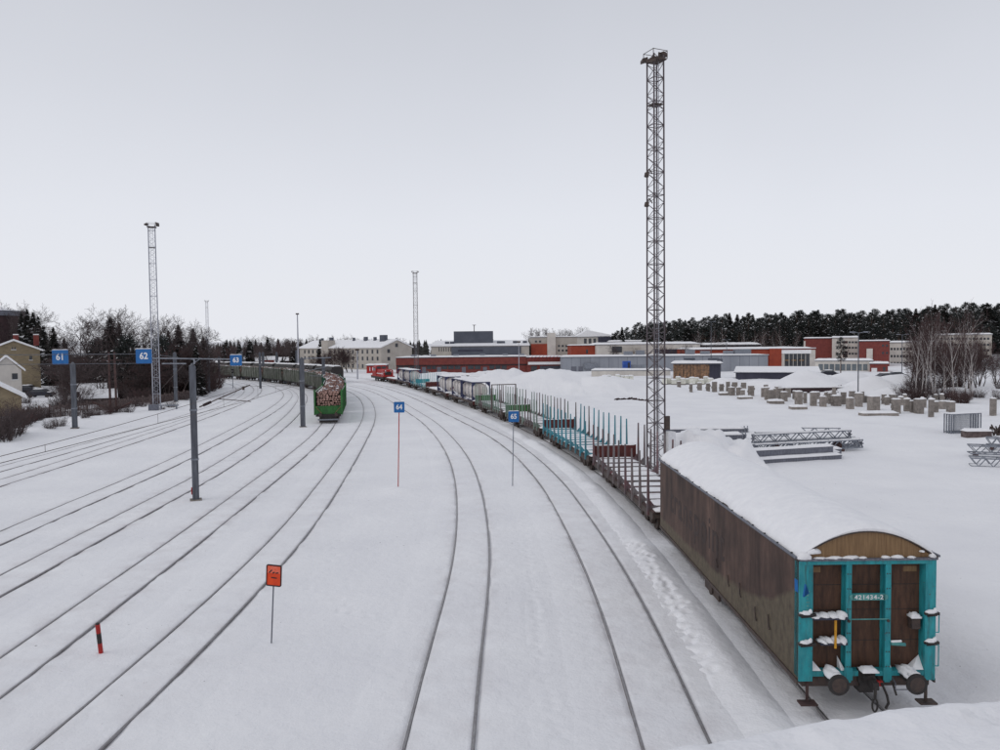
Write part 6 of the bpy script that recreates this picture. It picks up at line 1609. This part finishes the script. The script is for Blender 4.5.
for kind, px, yt, D, w in (('spruce0', 53, 327, 175, 1.2), ('spruce0', 110, 317, 150, 1.5), ('spruce0', 178, 324.5, 168, 1.5), ('spruce1', 193, 328, 172, 1.5), ('spruce0', 203, 336, 176, 1.3), ('bushpine', 126, 332, 132, .9), ('bushpine', 161, 333, 128, .8), ('spruce1', 119, 322, 156, 1.3),
                        ('spruce0', 33, 312, 225, 1.1), ('spruce1', 38, 316, 222, 1.1), ('spruce0', 27, 309, 232, 1.0), ('spruce1', 21, 312, 240, 1.0), ('spruce0', 43, 325, 210, 1.2), ('spruce0', 64, 338, 185, 1.3), ('bushpine', 98, 335, 150, .9), ('spruce1', 168, 330, 170, 1.3), ('bushpine', 187, 342, 160, .8)):
    tree_px(kind, px, yt, D, 'round crowned dark pine behind the left gardens' if kind == 'bushpine' else ('pointed dark spruce beside the round hall on the hill' if D > 200 else 'pointed dark spruce behind the left gardens'), g2 if D < 200 else 'spruces by the round hall', w)
for i in range(26):
    px = rt.uniform(56, 200); D = rt.uniform(128, 185); tree_px(rt.choice(['bare2', 'red0', 'bare1', 'spruce1']), px, rt.uniform(344, 357), D, 'low dark tree filling the gardens behind the span wires', 'low trees of the left gardens', 1.4)
for px, yb, h, k in ((166, 395, 4.6, 'shrub1'), (172, 396, 5.2, 'shrub1'), (184, 394, 5.4, 'shrub1'), (192, 393, 5.6, 'shrub1'), (199, 391, 5.8, 'shrub1'), (206, 389, 5.6, 'shrub1'), (178, 391, 6.0, 'shrub1'), (188, 389, 6.2, 'shrub1'), (212, 387, 4.5, 'shrub1'), (203, 394, 2.2, 'shrub1'), (211, 391, 2.0, 'shrub1')):
    near_px(k, px, yb, h, 'reddish brown leafless hedge bush by the bend of the tracks', 'reddish hedge bushes', 1.1)
for px, yb, h, k in ((3, 437, 3.4, 'shrub0'), (10, 434, 3.0, 'shrub1'), (-6, 441, 3.6, 'shrub0'), (16, 428, 2.8, 'shrub0'), (4, 425, 3.6, 'shrub1'), (22, 421, 2.2, 'shrub0'), (28, 423, 1.6, 'shrub1'), (36, 421, 1.5, 'shrub0'), (44, 418, 1.6, 'shrub1'), (50, 428, 1.2, 'shrub0'), (60, 426, 1.3, 'shrub0'), (88, 418, 1.1, 'shrub0'), (98, 415, 1.2, 'shrub0'), (108, 414, 1.0, 'shrub1'), (22, 402, 2.6, 'shrub0'), (86, 404, 2.4, 'shrub0'), (95, 400, 2.8, 'shrub0'), (104, 402, 2.6, 'shrub1'), (122, 398, 2.5, 'shrub0'), (133, 400, 2.2, 'shrub0'), (142, 398, 2.6, 'shrub0'), (36, 412, 1.8, 'shrub0'), (70, 409, 1.6, 'shrub0'), (55, 408, 1.6, 'shrub0')):
    near_px(k, px, yb, h, 'leafless thicket bush on the bank by the garden fence', 'thicket bushes on the left bank', 1.15)
for i in range(46):
    near_px(rt.choice(['shrub0', 'shrub0', 'shrub1', 'red0', 'bare2']), rt.uniform(52, 165), rt.uniform(384, 402), rt.uniform(1.8, 4.4), 'tangled leafless garden bush between the fence and the houses', 'garden bushes behind the fence', 1.2)
for i in range(36):
    t = rt.random(); px = 20 + 180 * t; yb = float(np.interp(px, [14, 28, 60, 100, 128, 150, 172, 190, 203], [424, 419.5, 414.5, 410.5, 407, 404.5, 401, 397.5, 393.5])) + rt.uniform(-6, 7)
    near_px(rt.choice(['shrub0', 'shrub1', 'shrub0']), px, yb, rt.uniform(.5, 1.5), 'low brown twigs poking out of the snow along the garden fence', 'twigs along the garden fence', 1.3)
for i in range(22):
    px = rt.uniform(140, 196); tree_px(rt.choice(['red0', 'red0', 'bare2']), px, rt.uniform(340, 362), rt.uniform(124, 150), 'brown leafless thicket tree behind the lattice mast', 'brown thicket behind the lattice mast', 1.3)
# far left town trees and horizon wood
for i in range(90):
    px = rt.uniform(206, 400); D = rt.uniform(280, 470); tall = rt.random()
    yt = (344 + (500 - px) * .0105) - rt.uniform(-1, 9) * (1.4 if tall < .12 else 1)
    tree_px(rt.choice(['bare0', 'bare1', 'spruce0', 'spruce1', 'spruce1', 'red0']), px, yt, D, 'small far tree among the roofs beyond the log train', 'far town trees', 1.25)
for px, yt, D in ((255, 334, 330), (240, 336, 350), (310, 333, 330), (330, 334, 300), (345, 333, 290), (352, 336, 290), (290, 336, 330), (245, 336, 380)): tree_px('bare0', px, yt, D, 'tall pale leafless tree on the far left skyline', 'tall skyline trees', .9)
for px, yt in ((316, 354), (324, 352), (335, 347), (341, 345), (347, 346), (352, 350), (331, 352), (339, 350)): tree_px('red0', px, yt, 236, 'reddish leafless tree in front of the three storey building', 'trees before the three storey building', 1.1)
tree_px('spruce0', 282.5, 357, 260, 'round dark evergreen standing alone beyond the log train', None, 1.5)
# right: pine wood
for i in range(235):
    px = 612 + (1060 - 612) * ((i * 0.61803) % 1); D = rt.uniform(292, 400)
    sky_y = float(np.interp(px, [600, 640, 660, 700, 760, 800, 840, 880, 930, 965, 1000, 1060], [336, 324, 320, 317, 314, 311, 310, 311, 308, 303, 304, 304]))
    kd = rt.choice(['pine0', 'pine1', 'pine2', 'pine0', 'spruce0'])
    tree_px(kd, px, sky_y + rt.uniform(-3, 9), D, 'dark pointed spruce in the wood behind the flats' if kd == 'spruce0' else 'dark pine with bare lower trunk in the wood behind the flats', 'spruces of the wood on the right' if kd == 'spruce0' else 'pines of the wood on the right', rt.uniform(1.1, 1.55))
for i in range(60):
    px = rt.uniform(640, 1040); tree_px(rt.choice(['pine2', 'spruce0', 'bushpine']), px, rt.uniform(322, 335), rt.uniform(284, 300), 'dark young evergreen at the edge of the right wood', 'young trees at the wood edge', 1.6)
for px in (697, 708, 716, 722, 753, 766, 768, 776, 783, 795, 806, 700, 745, 760): tree_px('birch0', px + rt.uniform(-2, 2), rt.uniform(322, 331), 280, 'pale leafless birch standing before the right pine wood', 'birches before the pine wood', .55)
tree_px('pine2', 841, 336, 185, 'single dark pine standing between the brick and the beige flats', None, 1.0)
for px, yt, D in ((588, 333, 340), (570, 335, 330), (602, 335, 345), (615, 334, 330), (622, 330, 335)): tree_px('spruce1', px, yt, D, 'small dark evergreen by the gable house', 'evergreens by the gable house', 1.4)
for px, yt in ((533, 327), (540, 329), (548, 327), (563, 328), (568, 329), (581, 326)): tree_px('bare1', px, yt, 360, 'pale leafless tree behind the cream office block', 'leafless trees behind the office block', 1.0)
for i, (px, yb, h) in enumerate(((916, 397, 11.5), (921, 395, 12), (926, 399, 10.5), (934, 398, 13), (935.5, 392, 12), (945, 394, 11), (953, 400, 10.5), (957, 394, 12.5), (961, 391, 13), (966, 397, 11), (930, 391, 11), (950, 389, 11), (940, 389, 12), (911, 391, 10), (972, 392, 9.5))):
    near_px('birch0' if i % 2 else 'birch1', px, yb, h * 1.12, 'slender leafless birch in the grove right of the yard', 'birch grove right of the yard', .62)
for i in range(30):
    near_px(rt.choice(['red0', 'red0', 'birch1']), rt.uniform(905, 982), rt.uniform(384, 396), rt.uniform(6, 10), 'thin brown sapling in the thicket of the birch grove', 'saplings in the birch grove', .75)
for i in range(22):
    near_px('shrub1' if i % 3 else 'shrub0', rt.uniform(905, 1010), rt.uniform(388, 401), rt.uniform(1.2, 2.8), 'low frosty bush at the foot of the birch grove', 'bushes under the birches', 1.1)
for i in range(14):
    near_px(rt.choice(['bare2', 'bare1']), rt.uniform(965, 1030), rt.uniform(372, 388), rt.uniform(4, 7), 'small leafless tree on the snowy slope right of the birches', 'small trees on the right slope', 1.1)
for px in (705, 725, 742, 755, 690, 715, 735, 765, 780): tree_px('bare2', px, rt.uniform(341, 344), 268, 'snowy leafless bush top above the orange hall', 'bush tops above the orange hall', 1.8)
for i in range(24):
    px = rt.uniform(556, 815); tree_px(rt.choice(['bare2', 'bare1', 'red0']), px, rt.uniform(343, 350), rt.uniform(238, 262) if px > 600 else 300, 'small leafless tree between the roofs of the town centre', 'small trees among the town roofs', 1.0)
bld('far_flats', 'distant pale flats with snowy roof above the grey hall', 612, 648, 340.4, 312, 12, 'pale_wall', wgrid(614, 646, 9, 342.2, 343.6), snow=.6)
bld('far_school', 'distant brown building with snowy roof below the pine wood', 705, 760, 343.0, 276, 10, 'dark_brown', wgrid(707, 758, 12, 345, 346.4), snow=.8)
bld('far_store', 'distant grey store behind the orange block', 655, 700, 341.0, 300, 12, 'grey_clad', wgrid(658, 698, 7, 343.2, 344.8), snow=.7)
# skyline wood far away all along the horizon: one mass
q = MB(); rf_ = random.Random(3)
for i in range(1250):
    ang = R(rf_.uniform(-50, 50)) if i < 900 else math.atan((rf_.uniform(640, 1080) - 500) / F_PX); D = rf_.uniform(520, 760) if i < 900 else rf_.uniform(404, 450); x, y_ = D * math.tan(ang), D
    h = rf_.uniform(8, 14) if i < 900 else rf_.uniform(13, 17); w = rf_.uniform(1.8, 3.4); z0 = 0 if i < 900 else 4.0
    for k in range(3):
        zb_, zt_ = h * (.1 + .28 * k), h * (.55 + .225 * k); ww = w * (1 - .28 * k); n = 6; a0 = rf_.uniform(0, 6)
        ring = [(x + ww * math.cos(a0 + 6.283 * j / n) * rf_.uniform(.7, 1.2), y_ + ww * math.sin(a0 + 6.283 * j / n), z0 + zb_ + rf_.uniform(-.5, .5)) for j in range(n)]
        q.add(ring + [(x + rf_.uniform(-.3, .3), y_, z0 + zt_)], [(j, (j + 1) % n, n) for j in range(n)])
o = q.build('distant_forest', 'needle'); tag(o, 'low dark band of distant forest on the horizon', 'forest', kind='stuff')
for k, pr in PROTO.items():
    if k not in used:
        for ch in list(pr.children): bpy.data.objects.remove(ch)
        bpy.data.objects.remove(pr)

# ------------------------------------------------------------------ the footbridge the picture is taken from: deck, piers, snow-topped parapet
z_cap = CAM_H - .70
a, c = G(690, 752, z_cap), G(1000, 708, z_cap); dv = (c - a); dv.z = 0; dn = dv.normalized()
yaw = math.atan2(dn.y, dn.x)
mid = (a + c) / 2; mid.z = 0
root = empty('footbridge', mid, yaw); tag(root, 'footbridge parapet with a thick cap of snow in the foreground corner', 'bridge')
MB().box(-30, 30, -.42, -.06, CAM_H - 2.1, z_cap - .13).build('parapet', 'concrete', root)
MB().box(-30, 30, -4.6, -.43, CAM_H - 2.1, CAM_H - 1.72).build('deck', 'concrete', root)
for x in (-18, 22): MB().box(x - .6, x + .6, -3.6, -1.0, -.5, CAM_H - 2.102).build('pier', 'concrete', root)
nx, ny = 900, 14
u = np.linspace(-6, 6, nx); v = np.linspace(-.46, .0, ny)
SH = .115
U, V = np.meshgrid(u, v)
e_ = np.minimum((V + .46), (0 - V)); k = np.clip(e_ / .12, 0, 1); k = np.sqrt(1 - (1 - k) ** 2)
Zs = z_cap - .13 + .13 * k + .018 * fbm(U, V, .35, 5, 4) * k + .010 * fbm(U, V, .06, 8, 3)
# an old crust line running along the cap
Zs = Zs - .022 * np.exp(-((V + .135 + .02 * fbm(U, U * 0, .25, 12, 3)) / .014) ** 2) * (sst(-.2, .1, fbm(U, U * 0, .4, 15, 2)) * .8 + .2)
Vw = V + SH + .016 * fbm(U, U * 0 + 3, .18, 22, 4) + .006 * fbm(U, V, .04, 31, 2)
o = grid_mesh('parapet_snow', U, Vw, Zs.ravel(), 'snow_ground'); o.parent = root
# the camera stands behind it on the deck
